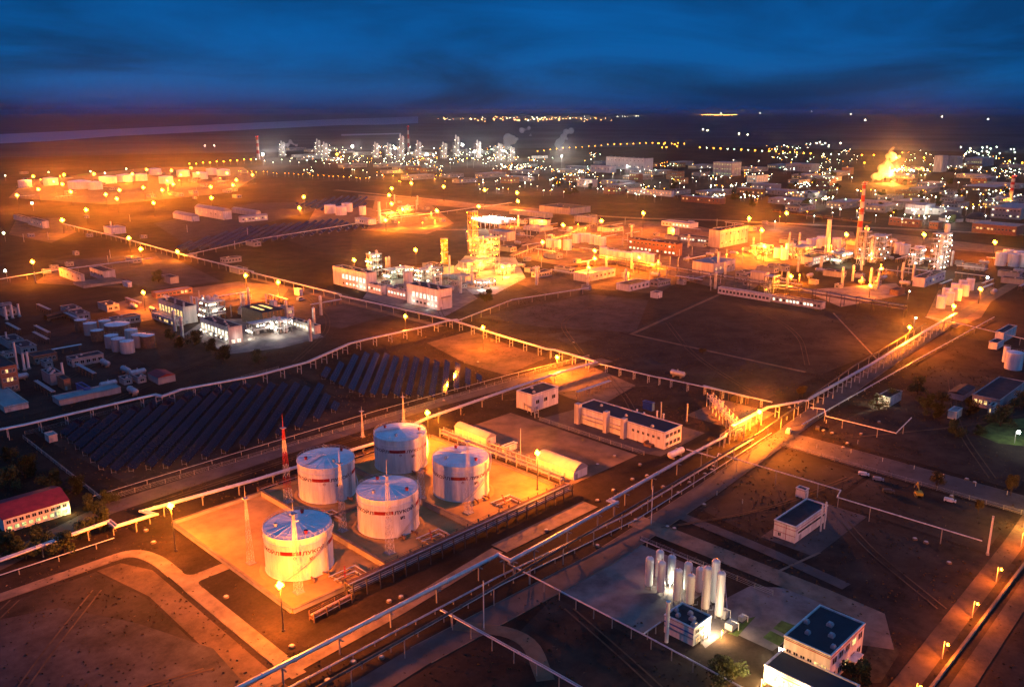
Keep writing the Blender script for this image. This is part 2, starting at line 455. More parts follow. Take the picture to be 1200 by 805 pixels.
sheet('yard', PX((430, 270), (440, 232), (500, 236), (532, 262), (500, 275)), Z1, 'track')
sheet('yard', PX((360, 262), (372, 240), (436, 244), (440, 264)), Z1, 'track')
sheet('yard', PX((420, 228), (650, 246), (650, 252), (420, 234)), Z1, 'track')
sheet('yard', PX((10, 232), (30, 212), (180, 196), (285, 196), (300, 208), (270, 226), (130, 240)), Z1, 'track')
sheet('yard', PX((120, 360), (170, 345), (280, 330), (340, 336), (330, 350), (230, 366), (160, 378)), Z1, 'track')
sheet('yard', PX((1085, 372), (1100, 340), (1150, 330), (1170, 340), (1150, 372), (1120, 385)), Z1, 'track')
sheet('yard', PX((1010, 270), (1200, 292), (1200, 300), (1010, 284)), Z1, 'track')
sheet('yard', PX((940, 340), (1050, 332), (1062, 345), (985, 360)), Z1, 'yardconc')
sheet('yard', PX((40, 332), (60, 318), (180, 296), (190, 306), (120, 326), (150, 338)), Z1, 'dirt')
sheet('yard', PX((10, 275), (20, 255), (70, 256), (90, 272), (60, 285)), Z1, 'dirt')
sheet('yard', PX((215, 392), (240, 375), (340, 372), (380, 395), (330, 408), (270, 415)), Z1, 'yardconc')
sheet('yard', PX((425, 350), (440, 328), (530, 325), (560, 350), (520, 372)), Z1, 'yardconc')
sheet('track', PX((500, 402), (552, 388), (640, 420), (592, 440), (545, 426)), Z2, 'dirt')
sheet('track', PX((640, 436), (690, 428), (745, 452), (700, 478), (655, 462)), Z2, 'track')
sheet('bund_floor', [(116, 207), (238, 207), (238, 288), (116, 288)], Z2, 'pad')

ribbon('road', [(60, 160), (130, 164), (206, 162), (280, 167), (346, 173), (400, 179), (500, 188), (620, 197), (760, 205), (1100, 222)], 9, Z3, 'asphalt')
ribbon('road', [(352, 178), (352, 120), (352, 40), (350, -60)], 17, Z2, 'asphalt')
ribbon('road', curve([(-40, 279), (60, 279), (98, 279), (101.5, 268), (101.5, 180)]), 4.4, Z4, 'roadconc')
ribbon('road', curve([(101.5, 236), (101.5, 247), (116, 247)]), 5.0, Z4 + 0.006, 'roadconc')
ribbon('road', curve([(101.5, 262), (101.5, 247), (116, 247)]), 4.0, Z4 + 0.010, 'roadconc')
ribbon('road', [(60, 180), (101.5, 184), (101.5, 197), (101.5, 180)][:2] + [(140, 186), (186, 191)], 5.0, Z3, 'roadconc')
ribbon('road', [(187, 191.5), (236, 191.5)], 7.5, Z4, 'roadconc')
ribbon('road', [(-60, 287), (62, 302), (104, 318), (180, 322), (270, 323), (330, 318), (396, 311)], 10, Z2, 'asphalt')
ribbon('road', [(237, 172), (237, 100), (236, 84), (222, 76)], 9, Z2, 'roadconc')
ribbon('road', curve([(146, 168), (158, 150), (146, 132)]), 5, Z3, 'track')
ribbon('road', curve([(252, 164), (251, 130), (247, 96)]), 5, Z3, 'asphalt')
ribbon('road', [(120, 63), (214, 64), (316, 67), (352, 69), (520, 77)], 6, Z3, 'dirt')
ribbon('track', [(120, 52), (214, 53), (316, 56), (352, 58)], 5, Z3, 'dirt')
ribbon('path', [(455, 338), (610, 366)], 3.0, Z2, 'track')
ribbon('path', [(456, 338), (456, 214)], 3.0, Z2, 'track')
ribbon('path', [(612, 270), (506, 192)], 1.2, Z3, 'roadconc')
ribbon('path', [(240, 116), (262, 112)], 1.0, Z3, 'roadconc')
ribbon('road', [(378, 700), (379, 560), (380, 445)], 6, Z2, 'track')
ribbon('road', [(940, 1400), (955, 1100), (940, 859), (985, 720), (1036, 646), (1110, 460), (1174, 302), (1230, 120)], 15, Z3, 'roadconc')
ribbon('road', [(640, 900), (780, 760), (840, 640), (930, 560)], 12, Z3, 'track')
TRK = [[(20, 190), (50, 230), (80, 262)], [(-20, 240), (30, 215), (86, 200)], [(0, 200), (40, 255), (60, 274)], [(400, 215), (440, 280), (500, 340)], [(470, 220), (540, 260), (600, 340)], [(395, 330), (450, 400), (520, 415)], [(255, 70), (275, 100), (290, 116)],
       [(370, 90), (420, 120), (500, 150)], [(375, 150), (440, 110), (510, 90)], [(120, 310), (200, 312), (330, 308)], [(395, 460), (450, 540), (520, 640)], [(420, 450), (520, 470), (600, 560)], [(150, 70), (165, 110), (176, 150)], [(300, 300), (340, 285), (372, 262)], [(300, 215), (340, 250), (370, 290)],
       [(240, 160), (280, 140), (330, 132)], [(130, 430), (200, 470), (300, 520)], [(150, 500), (220, 560), (330, 640)], [(260, 440), (330, 500), (370, 600)], [(700, 680), (800, 760), (880, 860)]]
for q in TRK:
    for o in (-.95, .95): ribbon('track', curve([(x + o, y - o) for x, y in q]), .55, Z3, 'dirt')
ribbon('kerb', [(107, 420), (107, 323)], 0.6, 0.10, 'roadconc')


def kerbs(pts, w):
    P = [Vector((p[0], p[1])) for p in pts]
    for sgn in (-1, 1):
        out = []
        for i, p in enumerate(P):
            a = (P[i] - P[i - 1]).normalized() if i else (P[1] - P[0]).normalized(); b = (P[i + 1] - P[i]).normalized() if i < len(P) - 1 else a
            t = (a + b).normalized(); out.append(p + Vector((-t.y, t.x)) * sgn * (w / 2 + .14))
        mb = MB()
        for a, b in zip(out[:-1], out[1:]):
            n = (b - a).normalized(); n = Vector((-n.y, n.x)) * .14
            mb.prism([(a - n)[:], (b - n)[:], (b + n)[:], (a + n)[:]], 0, .16)
        structure('kerb', mb, 'roadconc')


kerbs(curve([(-40, 279), (60, 279), (98, 279), (101.5, 268), (101.5, 254)]), 4.4)
kerbs([(101.5, 240), (101.5, 184)], 4.4)
kerbs([(130, 164), (206, 162), (280, 167), (340, 172.5)], 9)
kerbs([(366, 175.5), (400, 179), (500, 188), (620, 197)], 9)
kerbs([(352, 166), (352, 72)], 17)

# ================================================================== LAMPS
def ball(mb, c, r, m=0, n=8, k=5):
    v = []; f = []
    for i in range(k + 1):
        t = pi * i / k
        for j in range(n):
            p = 2 * pi * j / n; v.append((c[0] + r * sin(t) * cos(p), c[1] + r * sin(t) * sin(p), c[2] + r * cos(t)))
    for i in range(k):
        for j in range(n):
            f.append((i * n + j, (i + 1) * n + j, (i + 1) * n + (j + 1) % n, i * n + (j + 1) % n))
    return mb.add(v, f, m, True)


def make_mast(name, label, h, nlamps, lens, col, watts, group, lr=0.56, wide=0.55):
    t = thing(name, label, 'light mast', (0, 0, 0), 0, group)
    mb = MB(); mb.cyl((0, 0, 0), (0, 0, 0.5), 0.6, 0.6, 8); mb.cyl((0, 0, 0.5), (0, 0, h - 1.2), 0.28, 0.15, 8)
    part('pole', mb, 'darksteel', t)
    mb = MB(); n = 14; ring = [(wide * cos(2 * pi * i / n), wide * sin(2 * pi * i / n), -.7) for i in range(n + 1)]
    mb.tube(ring, 0.06, 5)
    for i in range(0, n, 2): mb.bar(ring[i], (0, 0, -1.25), 0.05)
    part('crown', mb, 'darksteel', t, (0, 0, h))
    fm = MB(); fm.cyl((0.0, 0, 0.0), (0.42, 0, -0.12), lr * 0.55, lr * .9, 8, 0); ball(fm, (0.40, 0, -0.08), lr, 1, 10, 7)
    me = fm.mesh('floodlight', ['darksteel', lens])
    for i in range(nlamps):
        a = 2 * pi * i / nlamps + 0.3
        part('floodlight', me, None, t, (wide * .6 * cos(a), wide * .6 * sin(a), h - 0.2), a)
    part('floodlight', me, None, t, (-.2, 0, h + 0.6), 1.0)
    part('floodlight', me, None, t, (-.2, 0, h - 0.8), 4.0)
    lamp_light(t, (0, 0, h - 2.0), col, watts, 0.9, beam=True)
    return t


def fit_mast(m, h, q):
    for c in KIDS_OF(m):
        n = c.name.split('.')[0]
        if n == 'pole': c.scale = (min(q, 1.3), min(q, 1.3), h / 16)
        elif n == 'lamp_light': c.location = (0, 0, h - 2.0 * q)
        elif n == 'crown': c.location = (0, 0, h); c.scale = (q, q, q)
        else: c.location = (c.location.x * q, c.location.y * q, h + (c.location.z - 16) * q); c.scale = (q, q, q)


CHILD = {}


def KIDS_OF(m):
    return CHILD[m]


proto_mast = make_mast('light_mast', 'tall steel mast with a crown of glowing sodium floodlights', 16, 6, 'sodium', SOD, 135000, 'sodium light masts')
first_mast = [proto_mast]; BASE = {}; MASTW = 135000


def sodium_mast(px, py, h, label, k=1.0, group='sodium light masts'):
    x, y, _ = at(px, py, h - 0.4)
    q = min(1.9, max(.9, hypot(x, y) / 600))  # far heads are enlarged, their size standing in for lamp bloom
    if first_mast:
        m = first_mast.pop(); CHILD[m] = kids(m); m.location = (x, y, 0); m['label'] = label; m['group'] = group
        for c in CHILD[m]: BASE[c.name] = c.location.copy()
        dup(m, (x, y, 0)) if False else None
    else:
        m = proto_mast.copy(); COL.objects.link(m); m.location = (x, y, 0); m.rotation_euler = (0, 0, random.uniform(0, 1)); m['label'] = label; m['group'] = group; CHILD[m] = []
        for c in CHILD[proto_mast]:
            d = c.copy(); COL.objects.link(d); d.parent = m; d.location = BASE[c.name]; CHILD[m].append(d)
    fit_mast(m, h, q)
    if k != 1.0:
        for c in [c for c in CHILD[m] if c.type == 'LIGHT']:
            d = LIGHTS.setdefault(('k', k), None)
            if d is None:
                d = c.data.copy(); d.energy = MASTW * k; LIGHTS[('k', k)] = d
            c.data = d
    return m


NEAR = [  # photo position of the lamp head, height, what it stands beside, strength
    (501, 484, 17, 'sodium light mast beside the bright pipe behind the rearmost white tank', 2.2),
    (630, 531, 16, 'sodium light mast at the end of the long white tent shed', 1.9),
    (328, 686, 15, 'sodium light mast in front of the nearest white tank outside the bund corner', 1.8),
    (200, 593, 17, 'sodium light mast by the pipe bend left of the empty bund', 2.2),
    (890, 483, 12, 'sodium light mast by the pipe bridge at the road crossing', 4.0),
    (653, 419, 10, 'sodium light mast beside the pipe corner behind the small white pump house', 1.0),
    (566, 384, 15, 'slim sodium light mast in the field just past the pipe rack corner', 2.2),
    (475, 371, 12, 'sodium light mast behind the long pale pipe rack', 0.9),
    (1066, 384, 14, 'sodium light mast beside the long trestle and the main road', 1.0),
    (1118, 359, 12, 'sodium light mast among the squat storage vessels by the main road', 1.0),
    (1149, 339, 12, 'sodium light mast behind the squat storage vessels by the main road', 0.8),
    (927, 324, 16, 'sodium light mast behind the long low building with a lit front', 1.3),
    (288, 323, 14, 'sodium light mast at the back of the lit yard left of the twin plant halls', 1.0),
    (326, 331, 14, 'sodium light mast on the track behind the dark process shed', 1.0),
    (168, 343, 14, 'sodium light mast beside the plant hall with lit tall windows', 1.2),
    (151, 279, 15, 'sodium light mast where the pipe rack passes the low white pump station', 1.0),
    (165, 292, 12, 'sodium light mast just down the pipe rack from the low white pump station', 0.7),
    (208, 295, 9, 'small sodium lamp mast halfway along the long lit pipe', 0.5),
    (38, 307, 16, 'sodium light mast beside the yellow lit rack at the picture edge', 1.2),
    (415, 305, 15, 'sodium light mast rising behind the white plant hall with lit windows', 0.9),
    (487, 293, 18, 'tall sodium light mast in the dark field behind the white plant halls', 1.0),
    (589, 313, 12, 'sodium light mast beside the glowing process tower block', 1.0),
    (636, 284, 15, 'sodium light mast at the head of the middle tank row', 1.0),
    (697, 294, 15, 'sodium light mast between the two rows of middle storage tanks', 1.0),
    (749, 302, 15, 'sodium light mast in front of the brown process hall', 1.1),
    (690, 314, 12, 'sodium light mast behind the pale flat roofed shed', 0.7),
    (878, 256, 20, 'sodium light mast over the bright yard behind the tall orange block', 1.5),
    (893, 270, 20, 'sodium light mast on the near side of the bright yard behind the tall orange block', 1.3),
    (896, 289, 16, 'sodium light mast at the foot of the bright yard beside the small tanks', 1.0),
    (922, 250, 14, 'small sodium light mast in the dark strip before the goods wagons', 0.5),
    (1020, 335, 10, 'small sodium light mast over the pale gravel yard', 0.35),
    (1016, 268, 14, 'sodium light mast beside the striped chimney shaft', 0.6),
    (992, 275, 14, 'sodium light mast just behind the striped chimney', 0.6),
    (1083, 275, 18, 'sodium light mast in the dark strip behind the small storage tanks', 1.0),
    (1166, 284, 18, 'sodium light mast in the dark strip nearest the picture edge', 1.4),
    (697, 303, 10, 'low sodium lamp mast at the foot of the middle tank rows', 0.6),
    (705, 259, 22, 'sodium light mast over the lit road junction beyond the tank rows', 1.5),
    (660, 264, 18, 'sodium light mast over the pale yard below the long white roof', 1.1),
    (754, 250, 22, 'sodium light mast beside the long lit dirt road past the junction', 1.1),
    (606, 226, 22, 'upper of the two sodium masts close together beyond the fan deck', 1.0),
    (607, 236, 18, 'lower of the two sodium masts close together beyond the fan deck', 0.8),
    (568, 223, 24, 'sodium light mast on the field edge above the fan deck', 1.3),
    (520, 219, 24, 'sodium light mast alone on the field edge beyond the lit yard', 1.3),
    (482, 215, 24, 'sodium light mast on the dark field edge left of the lone one', 1.2),
    (459, 221, 24, 'topmost sodium mast of the three stacked over the lit yard', 1.3),
    (456, 229, 22, 'middle sodium mast of the three stacked over the lit yard', 1.2),
    (459, 239, 20, 'lowest sodium mast of the three stacked over the lit yard', 1.2),
    (452, 258, 14, 'sodium light mast in front of the lit yard with the lone column', 1.2),
    (512, 247, 16, 'sodium light mast on the path beside the lit yard', 0.8),
    (561, 242, 12, 'small sodium light mast just behind the fan deck', 0.6),
    (356, 231, 22, 'sodium light mast beside the far solar rows', 1.2),
    (351, 244, 12, 'low sodium lamp mast below the one beside the far solar rows', 0.6),
    (101, 246, 20, 'sodium light mast alone below the big hazy tank farm', 1.3),
    (73, 258, 18, 'sodium light mast above the orange lit low buildings', 1.1),
    (180, 238, 20, 'sodium light mast at the near fence of the big hazy tank farm', 1.2),
    (248, 232, 16, 'sodium light mast on the near right edge of the big hazy tank farm', 0.9),
]
for px, py, h, lab, k in NEAR: sodium_mast(px, py, h, lab, k * (1.0 if py > 315 else (2.2 if 555 < px < 960 and py > 245 else 1.65)))
FARM = [(39, 207), (75, 205), (63, 213), (73, 216), (140, 223), (137, 233), (168, 220), (172, 199), (190, 223), (224, 197), (203, 216), (196, 212),
        (247, 219), (273, 217), (277, 211), (296, 205), (266, 203), (83, 225), (201, 200), (45, 222), (212, 205), (232, 203), (20, 229), (110, 204), (155, 204), (124, 228)]
for px, py in FARM:
    sodium_mast(px, py, 22, 'tall sodium light mast among the big tanks of the hazy far tank farm', 1.0, 'sodium masts in the far tank farm')

# ================================================================== STORAGE TANKS
def ring_tube(mb, r, z, tr, n=40, m=0, a0=0.0, a1=2 * pi):
    mb.tube([(r * cos(a0 + (a1 - a0) * i / n), r * sin(a0 + (a1 - a0) * i / n), z) for i in range(n + 1)], tr, 5, m)


def text_mesh(txt, size):
    cu = bpy.data.curves.new('t', 'FONT'); cu.body = txt; cu.size = size; cu.align_x = 'CENTER'; cu.resolution_u = 3; cu.offset = 0.022
    o = bpy.data.objects.new('t', cu); COL.objects.link(o)
    bpy.context.view_layer.update()
    me = bpy.data.meshes.new_from_object(o.evaluated_get(bpy.context.evaluated_depsgraph_get()))
    bpy.data.objects.remove(o); bpy.data.curves.remove(cu)
    return me


def bend_text(name, txt, arc, hgt, r, z, ang, m):
    """letters laid round a tank shell, arc wide and hgt tall, centred on the angle ang"""
    me = text_mesh(txt, 1.0)
    xs = [v.co.x for v in me.vertices]; ys = [v.co.y for v in me.vertices]
    x0, x1, y0, y1 = min(xs), max(xs), min(ys), max(ys)
    for v in me.vertices:
        a = ang + ((v.co.x - x0) / (x1 - x0) - 0.5) * arc
        v.co = (r * cos(a), r * sin(a), z + (v.co.y - y0) / (y1 - y0) * hgt)
    me.materials.clear(); me.materials.append(M[m]); me.name = name
    return me


TR, TH = 10.95, 15.0


def oil_tank(label, x, y, num, rot):
    t = thing('oil_tank', label, 'storage tank', (x, y, 0), 0, 'white tanks of the near tank farm')
    mb = MB(); mb.cyl((0, 0, 0.03), (0, 0, 0.7), TR + 2.4, TR + 1.0, 48, 0, True, False)
    part('foundation', mb, 'pad', t)
    mb = MB(); n = 64
    zz = [0.7, 2.6, 4.5, 6.4, 8.3, 10.2, 12.1, 14.0, TH]
    for i in range(len(zz) - 1):
        mb.cyl((0, 0, zz[i]), (0, 0, zz[i + 1] - 0.0), TR - 0.012 * (i % 2), TR - 0.012 * (i % 2), n, 0, False)
    ring_tube(mb, TR + 0.05, 12.6, 0.14, 48); ring_tube(mb, TR, TH - 0.1, 0.16, 48); ring_tube(mb, TR + 0.05, 0.8, 0.14, 48)
    for k in range(16):
        a = 2 * pi * k / 16 + 0.1
        mb.bar(((TR + .01) * cos(a), (TR + .01) * sin(a), 0.8), ((TR + .01) * cos(a), (TR + .01) * sin(a), TH), 0.045)
    part('shell', mb, 'tank', t)
    mb = MB(); mb.cyl((0, 0, TH - 0.02), (0, 0, TH + 1.35), TR, 0.8, 64, 0, False, False); mb.cyl((0, 0, TH + 1.3), (0, 0, TH + 1.75), 0.8, 0.8, 12)
    for k in range(20):
        a = 2 * pi * k / 20; mb.bar((TR * cos(a), TR * sin(a), TH + .03), (.8 * cos(a), .8 * sin(a), TH + 1.38), .07)
    for rr in (4.0, 7.5): ring_tube(mb, rr, TH + 1.4 * (1 - rr / TR), .05, 32)
    rf = part('roof', mb, 'tankroof', t)
    for a, rr in ((rot + 0.5, 7.5), (rot + 2.4, 6.8), (rot + 4.2, 8.0)):
        mb = MB(); mb.cyl((0, 0, -0.2), (0, 0, 0.9), 0.5, 0.5, 10); mb.cyl((0, 0, 0.9), (0, 0, 1.1), 0.75, 0.6, 10)
        part('roof_vent', mb, 'red' if rr > 7 else 'steel', rf, (rr * cos(a), rr * sin(a), TH + 1.35 * (1 - rr / TR)))
    mb = MB(); ring_tube(mb, TR - 0.15, TH + 1.15, 0.045, 48); ring_tube(mb, TR - 0.15, TH + 0.6, 0.035, 48)
    for k in range(40):
        a = 2 * pi * k / 40; c, s = (TR - .15) * cos(a), (TR - .15) * sin(a); mb.bar((c, s, TH), (c, s, TH + 1.15), 0.035)
    part('handrail', mb, 'steel', t)
    # roof walkway from rim to centre
    mb = MB(); a = rot + 1.1
    p0 = Vector((TR * cos(a), TR * sin(a), TH + 0.25)); p1 = Vector((0.9 * cos(a), 0.9 * sin(a), TH + 1.6)); q = Vector((-sin(a), cos(a), 0)) * 0.45
    mb.add([p0 - q, p0 + q, p1 + q, p1 - q], [(0, 1, 2, 3)])
    for sgn in (-1, 1):
        mb.bar(p0 + q * sgn + Vector((0, 0, 1)), p1 + q * sgn + Vector((0, 0, 1)), 0.04)
        for k in range(6): w = p0.lerp(p1, k / 5) + q * sgn; mb.bar(w, w + Vector((0, 0, 1)), 0.03)
    part('walkway', mb, 'clad', t)
    # spiral stair
    mb = MB(); a0 = rot + 3.4; steps = 46; up = []
    for k in range(steps + 1):
        a = a0 + 1.75 * k / steps; z = 0.8 + (TH - 0.6) * k / steps
        c, s = cos(a), sin(a); up.append(((TR + 1.0) * c, (TR + 1.0) * s, z + 1.0))
        mb.add([((TR + .1) * c, (TR + .1) * s, z), ((TR + 1.0) * c, (TR + 1.0) * s, z),
                ((TR + 1.0) * cos(a + .034), (TR + 1.0) * sin(a + .034), z), ((TR + .1) * cos(a + .034), (TR + .1) * sin(a + .034), z)], [(0, 1, 2, 3)])
    mb.tube(up, 0.05, 4); mb.tube([(p[0], p[1], p[2] - 1.05) for p in up], 0.09, 4)
    for k in range(0, steps + 1, 4): mb.bar(up[k], (up[k][0], up[k][1], up[k][2] - 1), 0.03)
    part('stair', mb, 'clad', t)
    # band of the company name: red bars with dark letters between, facing the road
    band = MB(); z0, z1 = 9.6, 10.9; base = radians(225) + 0.0
    for k in range(4):
        a = base + k * pi / 2; w = 0.31; nn = 8
        for i in range(nn):
            b0, b1 = a - w + 2 * w * i / nn, a - w + 2 * w * (i + 1) / nn; R2 = TR + 0.05
            band.add([(R2 * cos(b0), R2 * sin(b0), z0), (R2 * cos(b1), R2 * sin(b1), z0), (R2 * cos(b1), R2 * sin(b1), z1), (R2 * cos(b0), R2 * sin(b0), z1)], [(0, 1, 2, 3)])
    bd = part('name_band', band, 'red', t)
    for k in range(4):
        part('lettering', bend_text('lettering', 'ЛУКОЙЛ', 0.90, 1.7, TR + 0.06, 9.4, base + pi / 4 + k * pi / 2, 'ink'), None, bd)
    part('number', bend_text('number', num, 0.16, 1.2, TR + 0.06, 7.2, base + 0.62, 'ink'), None, t)
    # small house mark under the front bar: red tilted drop in a square
    em = MB(); a = base + 0.12; R2 = TR + 0.06
    for (da, dz, w, h, m) in ((0, 8.15, 0.055, 1.15, 0), (0, 8.35, 0.03, 0.7, 1)):
        em.add([(R2 * cos(a - w), R2 * sin(a - w), dz + h / 2 if m == 0 else dz + h / 2), (R2 * cos(a), R2 * sin(a), dz), (R2 * cos(a + w), R2 * sin(a + w), dz + h / 2), (R2 * cos(a), R2 * sin(a), dz + h)], [(0, 1, 2, 3)], m)
        R2 += 0.02
    part('emblem', em, ['red', 'tank'], t)
    # foam line riser and inlet pipes at the foot
    mb = MB(); a = base + 1.05
    for da in (0, 0.05, 0.10): mb.tube([((TR + .35) * cos(a + da), (TR + .35) * sin(a + da), 0.6), ((TR + .35) * cos(a + da), (TR + .35) * sin(a + da), TH - 0.4)], 0.09, 6)
    part('riser_pipe', mb, 'steel', t)
    for a in (base + 0.55, base + 0.95):
        mb = MB(); c, s = cos(a), sin(a)
        mb.tube([(TR * c, TR * s, 1.3), ((TR + 2.5) * c, (TR + 2.5) * s, 1.3)], 0.3, 8); ball(mb, ((TR + 2.6) * c, (TR + 2.6) * s, 1.3), 0.55)
        mb.cyl(((TR + 2.6) * c, (TR + 2.6) * s, 0.2), ((TR + 2.6) * c, (TR + 2.6) * s, 2.4), 0.14, 0.14, 6)
        part('inlet_valve', mb, 'rust', t)
    return t


oil_tank('white oil tank nearest the road, brightly lit by the mast at its foot', 133, 230, '№1', 0.3)
oil_tank('white oil tank in the middle of the group with its red bar facing front', 171, 232, '№2', 0.9)
oil_tank('white oil tank nearest the tall red and white mast, left in the group', 171, 271, '№4', 2.2)
oil_tank('white oil tank rearmost in the group beside the bright pipe', 209, 273, '№5', 1.4)
oil_tank('white oil tank beside the yellow lit pipe alleys and sheds', 209, 235, '№3', 0.6)

# bund wall round the tanks: four runs, and the low walls that divide it
def wall(label, x0, y0, x1, y1, h=1.5, w=0.6, cap=True, name='bund_wall', cat='low wall', group=None):
    t = thing(name, label, cat, ((x0 + x1) / 2, (y0 + y1) / 2, 0), 0, group)
    L_ = hypot(x1 - x0, y1 - y0); a = atan2(y1 - y0, x1 - x0); t.rotation_euler = (0, 0, a)
    part('wall_panel', MB().box(-L_ / 2, -w / 2, 0, L_ / 2, w / 2, h), 'concrete', t)
    part('coping', MB().box(-L_ / 2 - .15, -w / 2 - .15, h + 0.003, L_ / 2 + .15, w / 2 + .15, h + 0.16), 'roadconc', t)
    return t


wall('low concrete bund wall on the dirt track side of the empty bay', 116, 207.8, 116, 287.4)
wall('low concrete bund wall under the long dark pipe rack', 116.4, 207, 237.6, 207)
wall('low concrete bund wall behind the tanks along the bright pipe', 116.4, 288.2, 237.6, 288.2)
wall('low concrete bund wall on the pipe alley side of the tanks', 238, 207.8, 238, 287.4)
wall('low dark barrier wall along the lamp lit road in the corner', 140, 57.2, 330, 60.6, 1.0, .5)
wall('dividing wall between the nearest tank and the middle tank', 151.5, 208, 151.5, 287, 2.3, 0.7)
wall('dividing wall between the middle tank and the tank by the alleys', 190.5, 208, 190.5, 287, 2.3, 0.7)
wall('dividing wall across the bays between front and rear tanks', 152, 251.5, 190, 251.5, 1.2, 0.5)


# ------------------------------------------------------------------ lattice lightning masts
def lattice(mb, z0, z1, w0, w1, bays, r=0.06):
    for k in range(bays):
        a = z0 + (z1 - z0) * k / bays; b = z0 + (z1 - z0) * (k + 1) / bays
        wa = w0 + (w1 - w0) * k / bays; wb = w0 + (w1 - w0) * (k + 1) / bays
        ca = [(-wa, -wa, a), (wa, -wa, a), (wa, wa, a), (-wa, wa, a)]; cb_ = [(-wb, -wb, b), (wb, -wb, b), (wb, wb, b), (-wb, wb, b)]
        for i in range(4):
            j = (i + 1) % 4
            mb.bar(ca[i], cb_[i], r * 1.5); mb.bar(ca[i], cb_[j], r); mb.bar(ca[j], cb_[i], r); mb.bar(cb_[i], cb_[j], r)
    return mb


def lattice_mast(x, y, h, label, w=None, name='lattice_mast', group='lattice lightning masts', cols=('white', 'red')):
    w = w or h * .034
    t = thing(name, label, 'lattice mast', (x, y, 0), 0.0, group)
    part('footing', MB().box(-w - .4, -w - .4, 0.02, w + .4, w + .4, 0.4), 'concrete', t)
    n = 6; hh = h * 0.84
    for k in range(n):
        z0, z1 = 0.4 + (hh - .4) * k / n, 0.4 + (hh - .4) * (k + 1) / n
        f = lambda z: w * (1 - 0.78 * z / hh)
        part('lattice_section', lattice(MB(), z0, z1, f(z0), f(z1), 2, 0.032), cols[k % 2], t)
    part('lightning_rod', MB().cyl((0, 0, hh), (0, 0, h), 0.12, 0.04, 6), cols[1], t)
    part('platform', MB().box(-.9, -.9, hh - 0.1, .9, .9, hh + 0.05), 'steel', t)
    return t


for px, py, h, lab in [(338, 588, 36, 'tall red and white lattice mast outside the bund behind the left tank'),
                       (402, 622, 31, 'lattice lightning mast standing in front of the left rear tank'),
                       (457, 648, 34, 'lattice lightning mast standing in front of the middle tank'),
                       (350, 694, 32, 'lattice lightning mast standing in front of the nearest tank'),
                       (549, 601, 34, 'lattice lightning mast in front of the tank beside the alleys'),
                       (494, 584, 32, 'lattice lightning mast between the middle and the rearmost tank'),
                       (425, 512, 15, 'short lattice mast on the road verge nearer the left tank'),
                       (473, 494, 15, 'short lattice mast on the road verge nearer the rearmost tank'),
                       (294, 660, 28, 'lattice lightning mast inside the empty bund bay'),
                       ]:
    x, y, _ = at(px, py); lattice_mast(x, y, h, lab, cols=('white', 'red') if 'red and white' in lab else ('white', 'plaster'))


# ================================================================== PIPES
def pipeline(label, pts, radii, z, step, m='clad', sup='tee', group=None, off=None, name='pipeline', beam=False):
    """parallel pipes along a polyline on supports; the thing sits at the first point"""
    P3 = [Vector((p[0], p[1], p[2] if len(p) > 2 else z)) for p in pts]; o0 = P3[0].copy(); o0.z = 0
    t = thing(name, label, 'pipeline', o0, 0, group)
    offs = off or [0.0] * len(radii)
    W_ = max(abs(o) for o in offs) + max(radii) + 0.25
    for r, o in zip(radii, offs):
        line = []
        for i, p in enumerate(P3):
            a = (P3[i] - P3[i - 1]) if i else (P3[1] - P3[0]); b = (P3[i + 1] - P3[i]) if i < len(P3) - 1 else a
            a = Vector((a.x, a.y, 0)); b = Vector((b.x, b.y, 0))
            if a.length < 1e-3: a = b
            if b.length < 1e-3: b = a
            a.normalize(); b.normalize(); tt = a + b
            tt = tt.normalized() if tt.length > 0.1 else a
            n = Vector((-tt.y, tt.x, 0)); line.append(p - o0 + n * o / max(0.5, n.dot(Vector((-a.y, a.x, 0)))) + Vector((0, 0, r)))
        pm = MB().tube(line, r, 10); acc = 0.0
        for a, b in zip(line[:-1], line[1:]):
            L_ = (b - a).length; q = 5.0
            while q < L_ - 2 and L_ > 6:
                c = a.lerp(b, q / L_); dd = (b - a).normalized() * (.12 if int(acc) % 3 else .35); pm.cyl(c - dd, c + dd, r * 1.28, r * 1.28, 10); q += 7.5 + (acc % 4); acc += 1
        part('pipe', pm, m, t)
    cache = {}; nsup = 0
    for a, b in zip(P3[:-1], P3[1:]):
        d = Vector((b.x - a.x, b.y - a.y, 0)); L_ = d.length
        if L_ < 2.0: continue
        k = max(1, int(L_ / step))
        for i in range(k):
            if nsup >= 100: break
            p = a.lerp(b, (i + 0.5) / k); hgt = round(p.z, 1)
            if hgt not in cache:
                mb = MB()
                if sup == 'tee':
                    mb.box(-.16, -.16, 0, .16, .16, hgt - .25); mb.box(-.2, -W_, hgt - .25, .2, W_, hgt)
                elif sup == 'post': mb.cyl((0, 0, 0), (0, 0, hgt), 0.17, 0.17, 6)
                else:
                    for s in (-1, 1): mb.box(-.16, s * W_ - .16, 0, .16, s * W_ + .16, hgt)
                    mb.box(-.18, -W_, hgt - .32, .18, W_, hgt - 0.002)
                    if hgt > 3: mb.box(-.14, -W_, hgt * .55 - .25, .14, W_, hgt * .55)
                cache[hgt] = mb.mesh('support', 'concrete' if sup != 'frame' else 'steel')
            part('support', cache[hgt], None, t, (p.x - o0.x, p.y - o0.y, 0), atan2(d.y, d.x)); nsup += 1
    return t


def px_path(pts, z): return [at(x, y, z) for x, y in pts]


